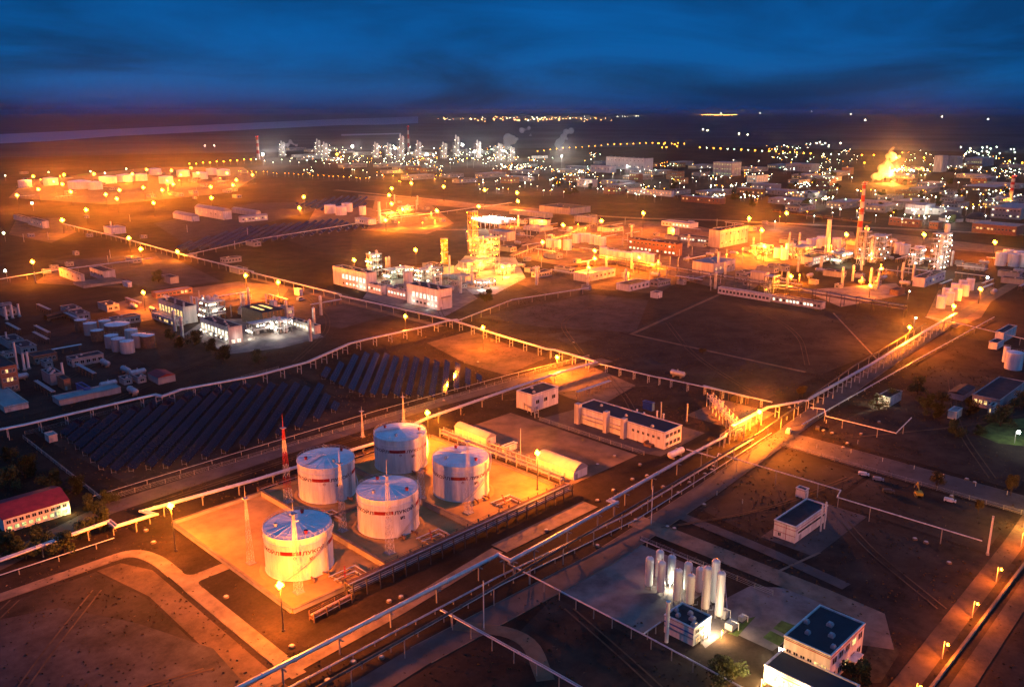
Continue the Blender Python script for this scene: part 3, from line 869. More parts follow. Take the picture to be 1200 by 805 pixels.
pipeline('pale clad pipe on posts running beside the main road below the tanks', [(70, 179.5), (177, 181.5), (177, 176), (180, 176), (232, 178), (235, 178), (235, 181), (292, 184.5), (322, 185.5)], [0.62, 0.3], 5.0, 16, off=[0, 1.0], sup='tee')
pipeline('low grey pipe on short stubs between the pale clad pipe and the road', [(90, 176.0), (172, 177.0), (236, 174.5), (300, 178.5), (338, 180.5)], [0.2, 0.14], 1.0, 7, 'steel', 'post', off=[0, .5])
pipeline('slim pale pipe on knee high stubs at the road edge below the tanks', [(110, 170.5), (170, 172.5), (236, 169.5), (300, 174), (350, 178)], [0.16], 1.4, 9, 'clad', 'post')
pipeline('dark cable pipe high on slim posts along the road', [(60, 163.5), (99, 165), (153, 167), (270, 172.5), (336, 176), (466, 191), (600, 200)], [0.38], 6.0, 15, 'darksteel', 'post')
pipeline('bright lit twin pipes with bends behind the white tanks', px_path([(-40, 672), (128, 612), (136, 618), (181, 604), (168, 600), (300, 563), (410, 529), (440, 520), (500, 491), (600, 456), (660, 436), (699, 425)], 4.0), [0.42, 0.42], 4.0, 13, off=[-0.6, 0.6])
pipeline('broad pale pipe rack rising to the field corner behind the solar rows', px_path([(-60, 516), (30, 498), (150, 470), (182, 463), (190, 465), (212, 457), (300, 441), (360, 425), (410, 403), (430, 398), (500, 383), (522, 377), (535, 375)], 5.0), [0.45, 0.45, 0.3], 5.0, 11, off=[-1.1, 0, 1.0], sup='frame')
pipeline('pipe rack from the field corner down to the bright pipe corner', [(383, 434), (377, 380), (374, 340), (376, 336), (374, 303)], [0.4, 0.4], 5.0, 11, off=[-.6, .6], sup='frame')
pipeline('thin pipe on white posts across the dark field to the road', [(375, 300), (377, 262), (378, 258), (381, 228), (383, 196)], [0.25, 0.2], 4.0, 9, off=[-.4, .4], sup='frame')
pipeline('long pipe rack running away from the field corner past the white plant halls', [(383, 436), (379, 520), (376, 560), (379, 566), (378, 700), (381, 705), (380, 860), (384, 1000), (383, 1185)], [0.4, 0.4], 5.0, 14, off=[-.6, .6], sup='tee')
pipeline('slim white pipe with a jog on posts across the dark right field', px_path([(805, 527), (840, 537), (842, 532), (985, 575), (981, 583), (1150, 634)], 5.5), [0.22], 5.5, 17, 'white', 'post')
pipeline('slim white pipe rising past the road crossing to the dark yard', px_path([(950, 478), (966, 480), (968, 488), (1050, 508), (1068, 490)], 4.0), [0.22], 4.0, 14, 'white', 'post')
pipeline('long trestle pipe along the main road towards the storage vessels', px_path([(858, 500), (900, 478), (945, 470), (1020, 428), (1085, 388), (1120, 368)], 6.0), [0.45, 0.35], 6.0, 12, off=[-.5, .6], sup='frame')
pipeline('low pipe on short posts fencing the concrete yard by the silos', [(178, 178), (177.5, 152), (177, 124), (176, 96), (175, 60)], [0.22], 3.2, 6, sup='post')
pipeline('low pipe on tall posts crossing the track near the picture foot', [(144.5, 172), (146, 131), (147, 80)], [0.2, 0.14], 4.0, 7, off=[-.35, .35], sup='post')
pipeline('short branch pipe from the silo yard to the road', [(178, 124), (182, 124), (186, 124)], [0.2], 2.6, 4, sup='post')
pipeline('pipe rail round the back of the silo yard', [(224, 159), (224, 126), (206, 114)], [0.14], 1.6, 5, 'steel', 'post')
pipeline('thin pipe line past the left solar rows and the field edge', [(104, 330), (160, 331), (240, 332), (330, 328), (392, 322)], [0.12], 1.6, 12, 'steel', 'post')
pipeline('lower pipe on short posts beside the bright lit twin pipes', [(10, 290), (60, 290), (96, 289.5)], [0.16], 1.8, 10, 'clad', 'post')
pipeline('orange lit pipe rack past the squat vessels at the picture edge', px_path([(1085, 372), (1130, 381), (1210, 400)], 4.5), [0.3], 4.5, 14, sup='tee')
pipeline('pale pipe hugging the main road beside the dark yard', px_path([(940, 498), (1000, 464), (1100, 408), (1165, 372)], 1.0), [0.3], 1.0, 10, 'clad', 'post')
pipeline('lit pipe rack across the far left fields', px_path([(-20, 331), (60, 318), (178, 303)], 4.0), [0.4], 4.0, 14)
pipeline('pipe rack behind the far solar rows', px_path([(215, 300), (300, 281), (420, 262), (600, 238)], 4.0), [0.4], 4.0, 20)
pipeline('pipe rack beyond the white plant halls towards the glowing towers', px_path([(535, 377), (600, 352), (690, 338)], 4.0), [0.4], 4.0, 12)

# long dark two-storey rack along the tank farm
def pipe_rack(label, x0, y0, x1, y1, w=4.0, levels=(3.2, 5.0), step=6, n=5, m='darksteel', cat='pipe rack', name='pipe_rack'):
    L_ = hypot(x1 - x0, y1 - y0); t = thing(name, label, cat, (x0, y0, 0), atan2(y1 - y0, x1 - x0))
    top = levels[-1]; mb = MB()
    for s in (-w / 2, w / 2): mb.box(-.15, s - .15, 0, .15, s + .15, top + 1.2)
    for z in levels: mb.box(-.13, -w / 2 + .152, z - .3, .13, w / 2 - .152, z)
    fr = mb.mesh('frame', m)
    k = min(98, max(1, int(L_ / step)))
    for i in range(k + 1): part('frame', fr, None, t, (L_ * i / k, 0, 0))
    for z in levels:
        for i in range(n):
            y = -w / 2 + .5 + (w - 1) * i / max(1, n - 1); r = random.choice((0.12, 0.16, 0.22, 0.26))
            part('pipe', MB().tube([(0, y, z + r), (L_, y, z + r)], r, 6), random.choice(('clad', 'steel', 'rust', m)), t)
    mb = MB()
    for s in (-w / 2, w / 2):
        for z in (top + .6, top + 1.15): mb.bar((0, s, z), (L_, s, z), 0.05)
    part('handrail', mb, m, t)
    return t


pipe_rack('long dark pipe rack with walkway along the road side of the tank farm', 133, 202, 236, 202.6, 4.2, (2.6, 4.6), 5)
pipe_rack('yellow lit pipe rack in the alley behind the rear tanks', 243, 212, 243, 286, 2.4, (1.6, 3.0), 6, 3, 'steel')
pipe_rack('yellow lit low pipe rack between the two white sheds', 249.5, 213, 249.5, 262, 1.8, (1.4,), 6, 3, 'steel')
pipe_rack('low pipe rack between the bright pipe and the rear bund wall', 152, 290.6, 238, 291.6, 1.2, (1.2,), 8, 2, 'rust')
pipe_rack('pipe bridge over the road with its frames by the sodium mast', 336, 186, 366, 221, 3.0, (4.4, 6.2), 5, 3, 'clad', 'pipe bridge', 'pipe_bridge')
pipe_rack('second pipe bridge leading from the white compressor house corner', 322, 187, 350, 190, 2.0, (4.6,), 5, 2, 'clad', 'pipe bridge', 'pipe_bridge')
pipe_rack('pipe rack frames beside the small pump house', 292, 272, 300, 292, 1.8, (2.6,), 4, 2, 'steel')
pipe_rack('pipe manifold rack outside the bund corner by the nearest tank', 118, 199.5, 132, 200.5, 2.2, (1.0, 2.0), 4, 3, 'rust')
pipe_rack('dark brown conveyor like rack crossing behind the field', *at(1060, 372)[:2], *at(703, 309)[:2], 5.0, (6.0, 8.5), 12, 4)
pipe_rack('lit steel rack left of the brown process hall', *at(600, 305)[:2], *at(705, 262)[:2], 3.0, (4.0,), 12, 3, 'steel')
for i, (x, y) in enumerate([(140, 214), (176, 214), (214, 216), (190, 262), (158, 254)]):
    t = thing('pipe_manifold', ['tangle of valves and pipes at the foot of the nearest tank', 'tangle of valves and pipes at the foot of the middle tank',
                                'tangle of valves and pipes at the foot of the alley side tank', 'valves and pipes behind the middle tank', 'valves and pipes beside the left rear tank'][i], 'pipework', (x, y, 0))
    for k in range(4):
        yy = -2.4 + 1.5 * k
        part('pipe', MB().tube([(-5, yy, .9), (2 + k, yy, .9), (2 + k, yy - 6, .9)], 0.2, 6), 'clad' if k % 2 else 'rust', t)
        part('valve', MB().cyl((-2 + k, yy, .9), (-2 + k, yy, 2.0), 0.1, 0.1, 6).cyl((-2 + k, yy, 2.0), (-2 + k, yy, 2.08), .4, .4, 10), 'red', t)
    part('pipe_stand', MB().box(-4, -3, 0, -3.6, 3, .7).box(3, -8, 0, 3.4, 3, .7), 'concrete', t)


# ================================================================== SOLAR ROWS
def solar_row(L_):
    t = thing('solar_panel_row', 'x', 'solar panels', (0, 0, 0))
    fr = MB(); a = radians(32); w = 3.6; c, s = cos(a) * w / 2, sin(a) * w / 2
    n = int(L_ / 4)
    for i in range(n + 1):
        x = L_ * i / n; fr.bar((x, -c * .6, 0), (x, -c * .6, 1.9 - s * .6), .06); fr.bar((x, c * .6, 0), (x, c * .6, 1.9 + s * .6), .06)
    for q in (-1, 1): fr.bar((0, q * c * .6, 1.75 + q * s * .6), (L_, q * c * .6, 1.75 + q * s * .6), .06)
    for i in range(n + 1): fr.bar((L_ * i / n, -c * .6, .5), (L_ * i / n, c * .6, .5), .05)
    part('frame', fr, 'steel', t)
    pb = MB(); m = int(L_ / 2.0)
    for i in range(m):
        x0, x1 = L_ * i / m + .04, L_ * (i + 1) / m - .04
        for (u0, u1) in ((-1, -.02), (.02, 1)):
            pb.add([(x0, c * u0, 1.9 + s * u0), (x1, c * u0, 1.9 + s * u0), (x1, c * u1, 1.9 + s * u1), (x0, c * u1, 1.9 + s * u1),
                    (x0, c * u0, 1.84 + s * u0), (x1, c * u0, 1.84 + s * u0), (x1, c * u1, 1.84 + s * u1), (x0, c * u1, 1.84 + s * u1)],
                   [(0, 1, 2, 3), (7, 6, 5, 4), (0, 4, 5, 1), (1, 5, 6, 2), (2, 6, 7, 3), (3, 7, 4, 0)])
    part('panel_table', pb, 'solar', t)
    return t


SOLAR = {}


def clip_row(poly, p, d):
    """where a line enters and leaves a convex field"""
    ts = []
    for a, b in zip(poly, poly[1:] + poly[:1]):
        ex, ey = b[0] - a[0], b[1] - a[1]; den = d[0] * ey - d[1] * ex
        if abs(den) < 1e-9: continue
        t = ((a[0] - p[0]) * ey - (a[1] - p[1]) * ex) / den; u = ((a[0] - p[0]) * d[1] - (a[1] - p[1]) * d[0]) / den
        if 0 <= u <= 1: ts.append(t)
    return (min(ts), max(ts)) if len(ts) >= 2 else None


def solar_field(poly, ang, pitch, label, group, maxrow=45):
    d = (cos(ang), sin(ang)); nrm = (-d[1], d[0])
    ks = [q[0] * nrm[0] + q[1] * nrm[1] for q in poly]; k = min(ks) + pitch / 2
    while k < max(ks):
        p = (nrm[0] * k, nrm[1] * k); c = clip_row(poly, p, d); k += pitch
        if not c or c[1] - c[0] < 8: continue
        L_ = max(8, round((c[1] - c[0]) / 6) * 6); x, y = p[0] + d[0] * c[0], p[1] + d[1] * c[0]
        if L_ not in SOLAR: SOLAR[L_] = solar_row(L_); r = SOLAR[L_]; r.location = (x, y, 0); r.rotation_euler = (0, 0, ang)
        else: r = dup(SOLAR[L_], (x, y, 0), ang)
        r['label'] = label; r['group'] = group


SA = radians(47)
solar_field([(120, 420), (117, 352), (140, 338), (190, 337), (232, 350), (244, 386), (214, 424), (172, 425)], SA, 6.6,
            'long dark solar panel row in the field beside the road and white tanks', 'solar rows of the near field')
solar_field([(254, 408), (300, 424), (326, 366), (314, 332), (274, 329), (250, 360)], SA, 6.2,
            'solar panel row in the orange lit field below the pipe rack corner', 'solar rows of the orange lit field')


# ================================================================== SCRUB AND LITTER ON THE OPEN GROUND
def scatter(name, label, n, zone, size, m, seed, flat=False):
    r_ = random.Random(seed); mb = MB()
    while n > 0:
        cx, cy_ = r_.uniform(*zone[0]), r_.uniform(*zone[1]); k = r_.randrange(2, 9)
        if cx * FW[0] + cy_ * FW[1] < 150 or (112 < cx < 290 and 160 < cy_ < 292) or (286 < cx < 338 and 165 < cy_ < 290) or (180 < cx < 226 and 92 < cy_ < 162): continue
        for _ in range(k):
            x, y = cx + r_.gauss(0, 3.5), cy_ + r_.gauss(0, 3.5); s = size * r_.uniform(.5, 1.5); n -= 1
            for q in range(1 if flat else 3):
                a = r_.uniform(0, 6.28); c, d = cos(a) * s, sin(a) * s; h = s * r_.uniform(.5, 1.1) if not flat else s * .3
                mb.add([(x - c, y - d, .03), (x + c, y + d, .03), (x + c * .7 + r_.gauss(0, .1), y + d * .7 + .2 * s, h), (x - c * .6, y - d * .6 + .2 * s, h)], [(0, 1, 2, 3)])
    o = obj(name, mb.mesh(name, m)); o['kind'] = 'stuff'; o['label'] = label


scatter('dry_grass', 'dry grass tufts over the open fields', 14000, ((-60, 520), (40, 470)), .3, 'drygrass', 5)
scatter('scrub', 'low dark weeds over the open fields', 9000, ((-60, 620), (40, 560)), .22, 'scrub', 6)
scatter('litter', 'scattered stones and pale debris on the ground', 900, ((-40, 420), (60, 420)), .35, 'roadconc', 8, True)


# ================================================================== BUILDINGS
WINM = {}


def window_mesh(w, h, lit):
    k = (round(w, 1), round(h, 1), lit)
    if k not in WINM:
        w, h = k[0], k[1]; mb = MB()
        mb.box(-w / 2, -0.02, -h / 2, w / 2, 0.05, h / 2, 1)                 # pane
        for x0, x1, z0, z1 in ((-w / 2 - .12, -w / 2, -h / 2 - .12, h / 2 + .12), (w / 2, w / 2 + .12, -h / 2 - .12, h / 2 + .12),
                               (-w / 2, w / 2, h / 2, h / 2 + .12), (-w / 2, w / 2, -h / 2 - .12, -h / 2), (-.05, .05, -h / 2, h / 2)):
            mb.box(x0, -0.03, z0, x1, 0.12, z1, 0)
        WINM[k] = mb.mesh('window', ['white', {0: 'glass', 1: 'litwarm', 2: 'litwhite', 3: 'litgreen'}[lit]])
    return WINM[k]


def window_row(t, face, L_, z, n, lit, p, hh, inset=1.2, wmax=2.4, name='window'):
    """n windows along a face: 'l' faces -X (runs along Y), 'r' faces -Y (runs along X)"""
    sp = (L_ - 2 * inset * .5) / n; w = min(wmax, sp * .62)
    for i in range(n):
        q = inset * .5 + sp * (i + .5); k = lit if random.random() < p else 0
        if face == 'l': part(name, window_mesh(w, hh, k), None, t, (-0.02, q, z), -pi / 2)
        else: part(name, window_mesh(w, hh, k), None, t, (q, -0.02, z), pi)


def building(label, sv, wall='plaster', roof='roofdark', style='flat', wl=None, wr=None, lit=1, p=0.8, name='building', cat='building',
             door=True, vents=0, trim=None, group=None, parapet=True, size=None, rz=0.0, pos=None):
    if size: (X0, Y0), (LX, LY, h) = pos, size
    else: X0, Y0, LX, LY, h = survey(*sv)
    LX = max(2.0, LX); LY = max(2.0, LY); h = max(2.0, h)
    t = thing(name, label, cat, (X0, Y0, 0), rz, group)
    part('wall', MB().box(0, 0, 0, LX, LY, h), wall, t)
    if style == 'flat':
        part('roof', MB().box(-.1, -.1, h + .003, LX + .1, LY + .1, h + .18), roof, t)
        if parapet:
            mb = MB(); a = .28
            mb.box(-.16, -.16, h + .184, LX + .16, a, h + .62).box(-.16, LY - a, h + .184, LX + .16, LY + .16, h + .62)
            mb.box(-.16, a, h + .184, a, LY - a, h + .62).box(LX - a, a, h + .184, LX + .16, LY - a, h + .62)
            part('parapet', mb, trim or wall, t)
    elif style in ('gable', 'vault'):
        mb = MB(); alongX = LX > LY; S = LY if alongX else LX; Q = LX if alongX else LY; o = .3; r = S * (.14 if style == 'gable' else .3)
        n = 2 if style == 'gable' else 10; prof = []
        for i in range(n + 1):
            u = i / n; prof.append((-o + (S + 2 * o) * u, h + .01 + (r * (1 - abs(2 * u - 1)) if style == 'gable' else r * sin(pi * u))))
        f = (lambda s, q, z: (q, s, z)) if alongX else (lambda s, q, z: (s, q, z))
        vs = [f(s, -o, z) for s, z in prof] + [f(s, Q + o, z) for s, z in prof]; m = n + 1
        mb.add(vs, [(i, i + 1, m + i + 1, m + i) for i in range(n)] + [tuple(range(m)), tuple(range(2 * m - 1, m - 1, -1))])
        part('roof', mb, roof, t)
    if wl: 
        for k in range(wl[1]): window_row(t, 'l', LY, h * (k + .55) / wl[1], wl[0], lit, p if k == 0 or p > .5 else p * .6, min(1.9, h / wl[1] * .45))
    if wr:
        for k in range(wr[1]): window_row(t, 'r', LX, h * (k + .55) / wr[1], wr[0], lit, p, min(1.9, h / wr[1] * .45))
    if door:
        w = min(1.6, LX * .3); part('door', MB().box(LX * .12, -.07, 0, LX * .12 + w, .0 - .003, min(2.3, h * .7)), 'grey', t)
    for i in range(vents):
        mb = MB(); q = .5 + random.random() * .3; mb.box(-q, -q, 0, q, q, .7).box(-q * .7, -q * .7, .7, q * .7, q * .7, 1.1)
        part('roof_vent', mb, 'steel', t, (LX * (.2 + .6 * ((i * .37) % 1)), LY * ((i + .5) / vents), h + .18))
    t['dims'] = (LX, LY, h)
    return t


def dims(t):
    d = tuple(t['dims']); return d


def clean_dims():
    for o in bpy.data.objects:
        if 'dims' in o: del o['dims']


# --- small pump house and compressor house above the tank farm
t = building('small white pump house with a dark flat roof beside the pipe rack', (624, 483, 606, 654, 464), 'white', 'roofdark', vents=2, wr=(3, 1), p=0)
LX, LY, h = dims(t)
for y in (.1, LY - .9): part('pilaster', MB().box(-.6, y, 0, -.003, y + .8, h + .5), 'white', t)
t = building('long white compressor house with a blue grey roof and three duct towers', (778, 527, 675, 798, 508), 'white', 'roofblue', wr=(4, 2), p=0, vents=3, trim='white')
LX, LY, h = dims(t)
for k, (yy, w, hh) in enumerate([(LY * .93, 2.6, h + 2.5), (LY * .60, 2.0, h + 2.8), (LY * .40, 2.0, h + 2.0)]):
    part('duct_tower', MB().box(-2.6, yy, 0, -.003, yy + w, hh), 'plaster', t)
for k in range(6):
    yy = LY * (.06 + .055 * k); part('window', window_mesh(1.2, 1.2, 0), None, t, (-.02, yy, h * .62), -pi / 2)
for z in (h * .35, h * .6): part('ledge', MB().box(-.9, LY * .46, z, -.003, LY * .59, z + .3).box(-.9, LY * .66, z, -.003, LY * .92, z + .3), 'plaster', t)
part('stair', MB().box(-2.6, LY * .16, 0, -.004, LY * .18, 2.2).box(-2.6, LY * .10, 0, -.004, LY * .16, 1.2), 'rust', t)
for k, (x, y, hh) in enumerate([(LX + 2.5, LY * .30, 10), (LX + 2.5, LY * .23, 9.5), (LX + 2.2, LY * .52, 8), (LX + 2.2, LY * .44, 7.5)]):
    single('exhaust_stack', MB().cyl((0, 0, 0), (0, 0, hh), .35, .35, 10).cyl((0, 0, hh), (0, 0, hh + .5), .5, .5, 10), 'white',
           'slim white exhaust stack behind the compressor house, ' + ['tallest', 'second tallest', 'third', 'shortest'][k] + ' of four', 'stack', (t.location.x + x, t.location.y + y, 0))
building('dark blue equipment cabin behind the compressor house', (764, 482, 753, 766, 474), 'bluepaint', 'roofblue', door=False)
building('long white tent shed with rounded roof by the yellow pipe alley', (672, 563, 628, 688, 553), 'white', 'roofpale', 'vault', name='tent_shed', cat='shed')
building('white tent shed glowing behind the rear tanks', (570, 523, 533, 581, 514), 'white', 'roofpale', 'vault', name='tent_shed', cat='shed')
building('tiny blue roofed hut at the end of the glowing tent shed', (592, 531, 588, 606, 525), 'white', 'roofblue', name='hut', cat='hut')
building('low pink lit kiosk by the pipe bridge', (842, 480, 834, 848, 474), 'plaster', 'roofpale', name='hut', cat='hut')


def horizontal_tank(label, x, y, L_, r, rz, m='tank'):
    t = thing('pressure_vessel', label, 'pressure vessel', (x, y, 0), rz)
    mb = MB(); mb.cyl((0, 0, r + .8), (L_, 0, r + .8), r, r, 20, 0, False); mb.cyl((0, 0, r + .8), (-r * .45, 0, r + .8), r, r * .4, 20); mb.cyl((L_, 0, r + .8), (L_ + r * .45, 0, r + .8), r, r * .4, 20)
    part('shell', mb, m, t)
    for x in (L_ * .2, L_ * .8): part('saddle', MB().box(x - .2, -r * .8, 0, x + .2, r * .8, r * .65), 'concrete', t)
    part('nozzle', MB().cyl((L_ / 2, 0, 2 * r + .75), (L_ / 2, 0, 2 * r + 1.5), .3, .3, 8), 'steel', t)
    return t


horizontal_tank('short white pressure vessel lying beside the compressor house', *at(785, 539)[:2], 9, 1.4, 0.0)

# --- right side: chevron hall, silo yard, control block
t = building('white hall with red lines on its end and a blue lit side', (931, 637, 906, 968, 619), 'white', 'roofdark', trim='white')
LX, LY, h = dims(t)
for z in (h * .42, h * .8): part('red_line', MB().box(-.06, 0.02, z, -.003, LY - .02, z + .16), 'red', t)
part('red_line', MB().box(-.07, LY * .42, .1, -.004, LY * .42 + .16, h * .98), 'red', t)
part('red_line', MB().box(.02, -.06, h * .8, LX, -.003, h * .8 + .16), 'red', t)
part('window', window_mesh(1.0, 1.2, 0), None, t, (-.02, LY * .72, 1.6), -pi / 2)
for k in range(2):
    z0 = h * .30; x0 = 4 + k * 2.4
    part('chevron', MB().add([(x0, -.05, z0), (x0 + .8, -.05, z0), (x0 + 2.2, -.05, z0 + 1.0), (x0 + .8, -.05, z0 + 2.0), (x0, -.05, z0 + 2.0), (x0 + 1.3, -.05, z0 + 1.0)], [(0, 1, 2, 5), (5, 2, 3, 4)]), 'tank', t)
part('window_band', MB().box(2, -.06, h * .52, LX - 2, -.002, h * .64), 'glass', t)
for k, x in enumerate((LX * .62, LX * .74)):
    single('exhaust_stack', MB().cyl((0, 0, 0), (0, 0, 10.5), .3, .3, 10), 'white', ['white stack standing before the side wall of the red lined hall, nearer its end wall', 'white stack standing before the side wall of the red lined hall, nearer its far end'][k], 'stack', (t.location.x + x, t.location.y - 2.2, 0))
building('white plant cabin behind the red lined hall', (943, 585, 932, 947, 576), 'white', 'roofblue', name='cabin', cat='cabin', trim='white')
t = building('white control house with dark roof among the silos', (812, 757, 778, 832, 738), 'white', 'roofdark', vents=5, wr=(3, 2), lit=1, p=.7, trim='white')
LX, LY, h = dims(t)
for z in (h * .38, h * .66): part('grey_band', MB().box(-.07, .02, z, -.003, LY - .02, z + .45), 'bluepaint' if z > h * .5 else 'grey', t)
part('pipework', MB().tube([(LX * .3, -.9, 0), (LX * .3, -.9, 2.4), (LX * .7, -.9, 2.4), (LX * .7, -.9, 0)], .16, 6).tube([(LX * .5, -.6, 0), (LX * .5, -.6, 3.2)], .2, 6), 'clad', t)
wl_ = MB(); ball(wl_, (0, 0, 0), .3)
part('wall_lamp', wl_, 'whitelamp', t, (LX * .8, -.5, h * .7)); lamp_light(t, (LX * .8, -1.3, h * .7), (1, .85, .6), 45000, .3)
x, y, _ = at(781, 752)
single('exhaust_stack', MB().cyl((0, 0, 0), (0, 0, 12.5), .55, .5, 12).cyl((0, 0, 12.5), (0, 0, 12.9), .7, .7, 12), 'white', 'tall white stack at the corner of the control house by the silos', 'stack', (x, y, 0))

SILO = ['leftmost pale silo at the yard edge', 'silo in the back row second from the yard edge', 'silo in the front row second from the yard edge', 'silo in the back row with the white lamp at its foot',
        'front row silo right of the lamp', 'back row silo in the middle of the cluster', 'front row silo just behind the control house roof', 'back row silo behind the orange lit ones',
        'tall orange lit silo left of the control house corner', 'tallest silo with a ladder at the back', 'rightmost orange lit silo nearest the camera']
SP = [(760, 689, 652), (772, 679, 644), (774, 696, 657), (786, 684, 650), (793, 706, 666), (805, 694, 658), (808, 710, 672), (819, 696, 664), (826, 716, 663), (836, 708, 655), (842, 724, 669)]
for (px, py, ty), lab in zip(SP, SILO):
    x, y, _ = at(px, py); hh = height_of(x, y, ty) ; r = 1.25
    t = thing('silo', 'white upright ' + lab if not lab.startswith(('tall', 'right')) else 'white upright silo: ' + lab, 'silo', (x, y, 0), 0, 'white silos in the yard')
    mb = MB(); mb.cyl((0, 0, 1.4), (0, 0, hh - .7), r, r, 24, 0, False); mb.cyl((0, 0, hh - .7), (0, 0, hh - .25), r, r * .75, 24, 0, False); mb.cyl((0, 0, hh - .25), (0, 0, hh), r * .75, r * .25, 24)
    mb.cyl((0, 0, .9), (0, 0, 1.4), r * .55, r, 24)
    for k in range(3): ring_tube(mb, r + .01, hh * (.3 + .25 * k), .05, 20)
    part('shell', mb, 'tank', t)
    for k in range(3):
        a = 2 * pi * k / 3 + .4; part('leg', MB().box(-.13, -.13, 0.02, .13, .13, 2.0), 'steel', t, (r * .85 * cos(a), r * .85 * sin(a), 0))
    mb = MB()
    for s in (-.25, .25): mb.bar((-r - .18, s, .4), (-r - .18, s, hh), .035)
    for k in range(int(hh / .5)): mb.bar((-r - .18, -.25, .6 + k * .5), (-r - .18, .25, .6 + k * .5), .025)
    part('ladder', mb, 'steel', t)
    part('top_valve', MB().cyl((0, 0, hh), (0, 0, hh + .8), .12, .12, 6).bar((-.4, 0, hh + .6), (.4, 0, hh + .6), .05), 'rust', t)
    part('vaporiser_pipe', MB().tube([(r * .7, -r * .7, .5), (r * .7 + .8, -r * .7 - .8, .5), (r * .7 + .8, -r * .7 - .8, 1.6)], .09, 6), 'clad', t)
for k, (px, py, w, d, hh, m) in enumerate([(858, 742, 4, 3, 2.2, 'grey'), (870, 731, 3, 2, 1.8, 'steel'), (850, 728, 2.4, 2.4, 3.0, 'steel')]):
    x, y, _ = at(px, py); t = thing('pump_skid', ['grey pump skid on the silo yard right of the control house', 'low steel skid furthest along the silo yard pipe', 'tall steel evaporator block under the rightmost silo'][k], 'pump skid', (x, y, 0))
    part('frame', MB().box(0, 0, 0.06, w, d, .3), 'darksteel', t); part('housing', MB().box(.3, .3, .304, w - .3, d - .3, hh), m, t); part('pipe', MB().tube([(w / 2, -.8, .5), (w / 2, -.8, hh + .4), (w / 2, d / 2, hh + .4), (w / 2, d / 2, hh)], .12, 6), 'clad', t)

t = building('white control block with dark blue roof and red edging by the lit drive', None, 'white', 'roofblue', pos=(195.6, 78.0), size=(20.7, 12.9, 9.0), wr=(5, 2), wl=(6, 1), lit=1, p=.35, vents=5, trim='white')
LX, LY, h = dims(t)
for z in (h - .5,): part('red_line', MB().box(-.07, .02, z, -.003, LY - .02, z + .2).box(.02, -.07, z, LX, -.003, z + .2), 'red', t)
part('porch', MB().box(LX * .55, -2.2, 2.6, LX * .8, -.003, 2.9).box(LX * .56, -2.1, 0, LX * .56 + .2, -1.9, 2.597).box(LX * .78, -2.1, 0, LX * .78 + .2, -1.9, 2.597), 'white', t)
CB = t
bx, by = t.location.x, t.location.y
t = building('lower white wing with dark roof joined before the control block', None, 'white', 'roofblue', wl=(5, 1), lit=2, p=.6, pos=(186.3, 70.0), size=(9.25, 21.2, 4.5), trim='white')
part('red_line', MB().box(-.07, .02, 3.7, -.003, 21.1, 3.9), 'red', t)
part('wall_lamp', wl_.mesh('wall_lamp', 'whitebig'), None, t, (-.4, 19.5, 3.6))
lamp_light(t, (-1.2, 19.5, 3.6), (1, .72, .29), 9000, .3)
lamp_light(t, (-1.2, 9, 3.6), (1, .72, .29), 6000, .3)

# --- left: red roofed office, brick works
t = building('white office building with a red roof and a lit ground floor', (6, 625, -12, 83, 609), 'white', 'roofred', 'gable', lit=3, door=False)
LX, LY, h = dims(t)
window_row(t, 'r', LX, h * .30, 9, 3, 1.0, 1.3, name='window'); window_row(t, 'r', LX, h * .72, 10, 0, 0, 1.2)
part('chimney', MB().box(-.4, -.4, 0, .4, .4, 1.6), 'plaster', t, (LX * .82, LY * .5, h + .8))
part('wall_lamp', wl_.mesh('wall_lamp', 'sodium_far'), None, t, (LX - 1.2, -.6, 2.2)); lamp_light(t, (LX - 1.2, -1.4, 2.2), (1, .7, .25), 1800, .3)
building('small white hut with pale roof beside the left solar rows', (58, 519, 53, 68, 512), 'plaster', 'roofpale', name='hut', cat='hut')

# --- twin plant halls on the left
t = building('left plant hall with tall lit windows and roof ducts', (216, 380, 187, 232, 361), 'plaster', 'roofdark', vents=8)
LX, LY, h = dims(t); window_row(t, 'l', LY, h * .56, 8, 1, 1.0, h * .42, wmax=3.2)
L1 = t.location
building('low skirting annex under the hall with tall lit windows', None, 'plaster', 'roofpale', pos=(L1.x - 8.3, L1.y - 2), size=(8, LY * .9, 4), wl=(9, 1), p=.3)
t = building('right plant hall with lit windows and a pink lit end wall', (269, 404, 236, 285, 385), 'plaster', 'roofdark', vents=6)
LX, LY, h = dims(t); window_row(t, 'l', LY, h * .62, 8, 2, 1.0, h * .34, wmax=3.0); window_row(t, 'l', LY, h * .22, 7, 2, .5, 1.6)
window_row(t, 'r', LX, h * .15, 2, 2, 1.0, 2.2)
for k in range(6):
    part('wall_lamp', wl_.mesh('wall_lamp', 'whitelamp') if k == 0 else bpy.data.meshes['wall_lamp'], None, t, (-1.0, LY * (.05 + .18 * k), 3.6))
lamp_light(t, (-2.5, LY * .1, 3.4), (1, .92, .75), 5000, .4); lamp_light(t, (-2.5, LY * .8, 3.4), (1, .9, .7), 4500, .4); lamp_light(t, (LX * .6, -3, 4), (1, .92, .8), 3500, .4)
building('long low rose lit shed behind the left plant hall', (183, 350, 178, 226, 344), 'brick', 'roofpale', wr=(9, 1), p=.2)
t = building('dark process shed with two glowing roof strips', (309, 385, 284, 334, 367), 'darksteel', 'roofdark', door=False, parapet=False)
LX, LY, h = dims(t)
for k, x in enumerate((LX * .22, LX * .62)):
    part('skylight', MB().box(x, LY * .25, h + .184, x + 2.0, LY * .8, h + .5), 'litwarm', t)
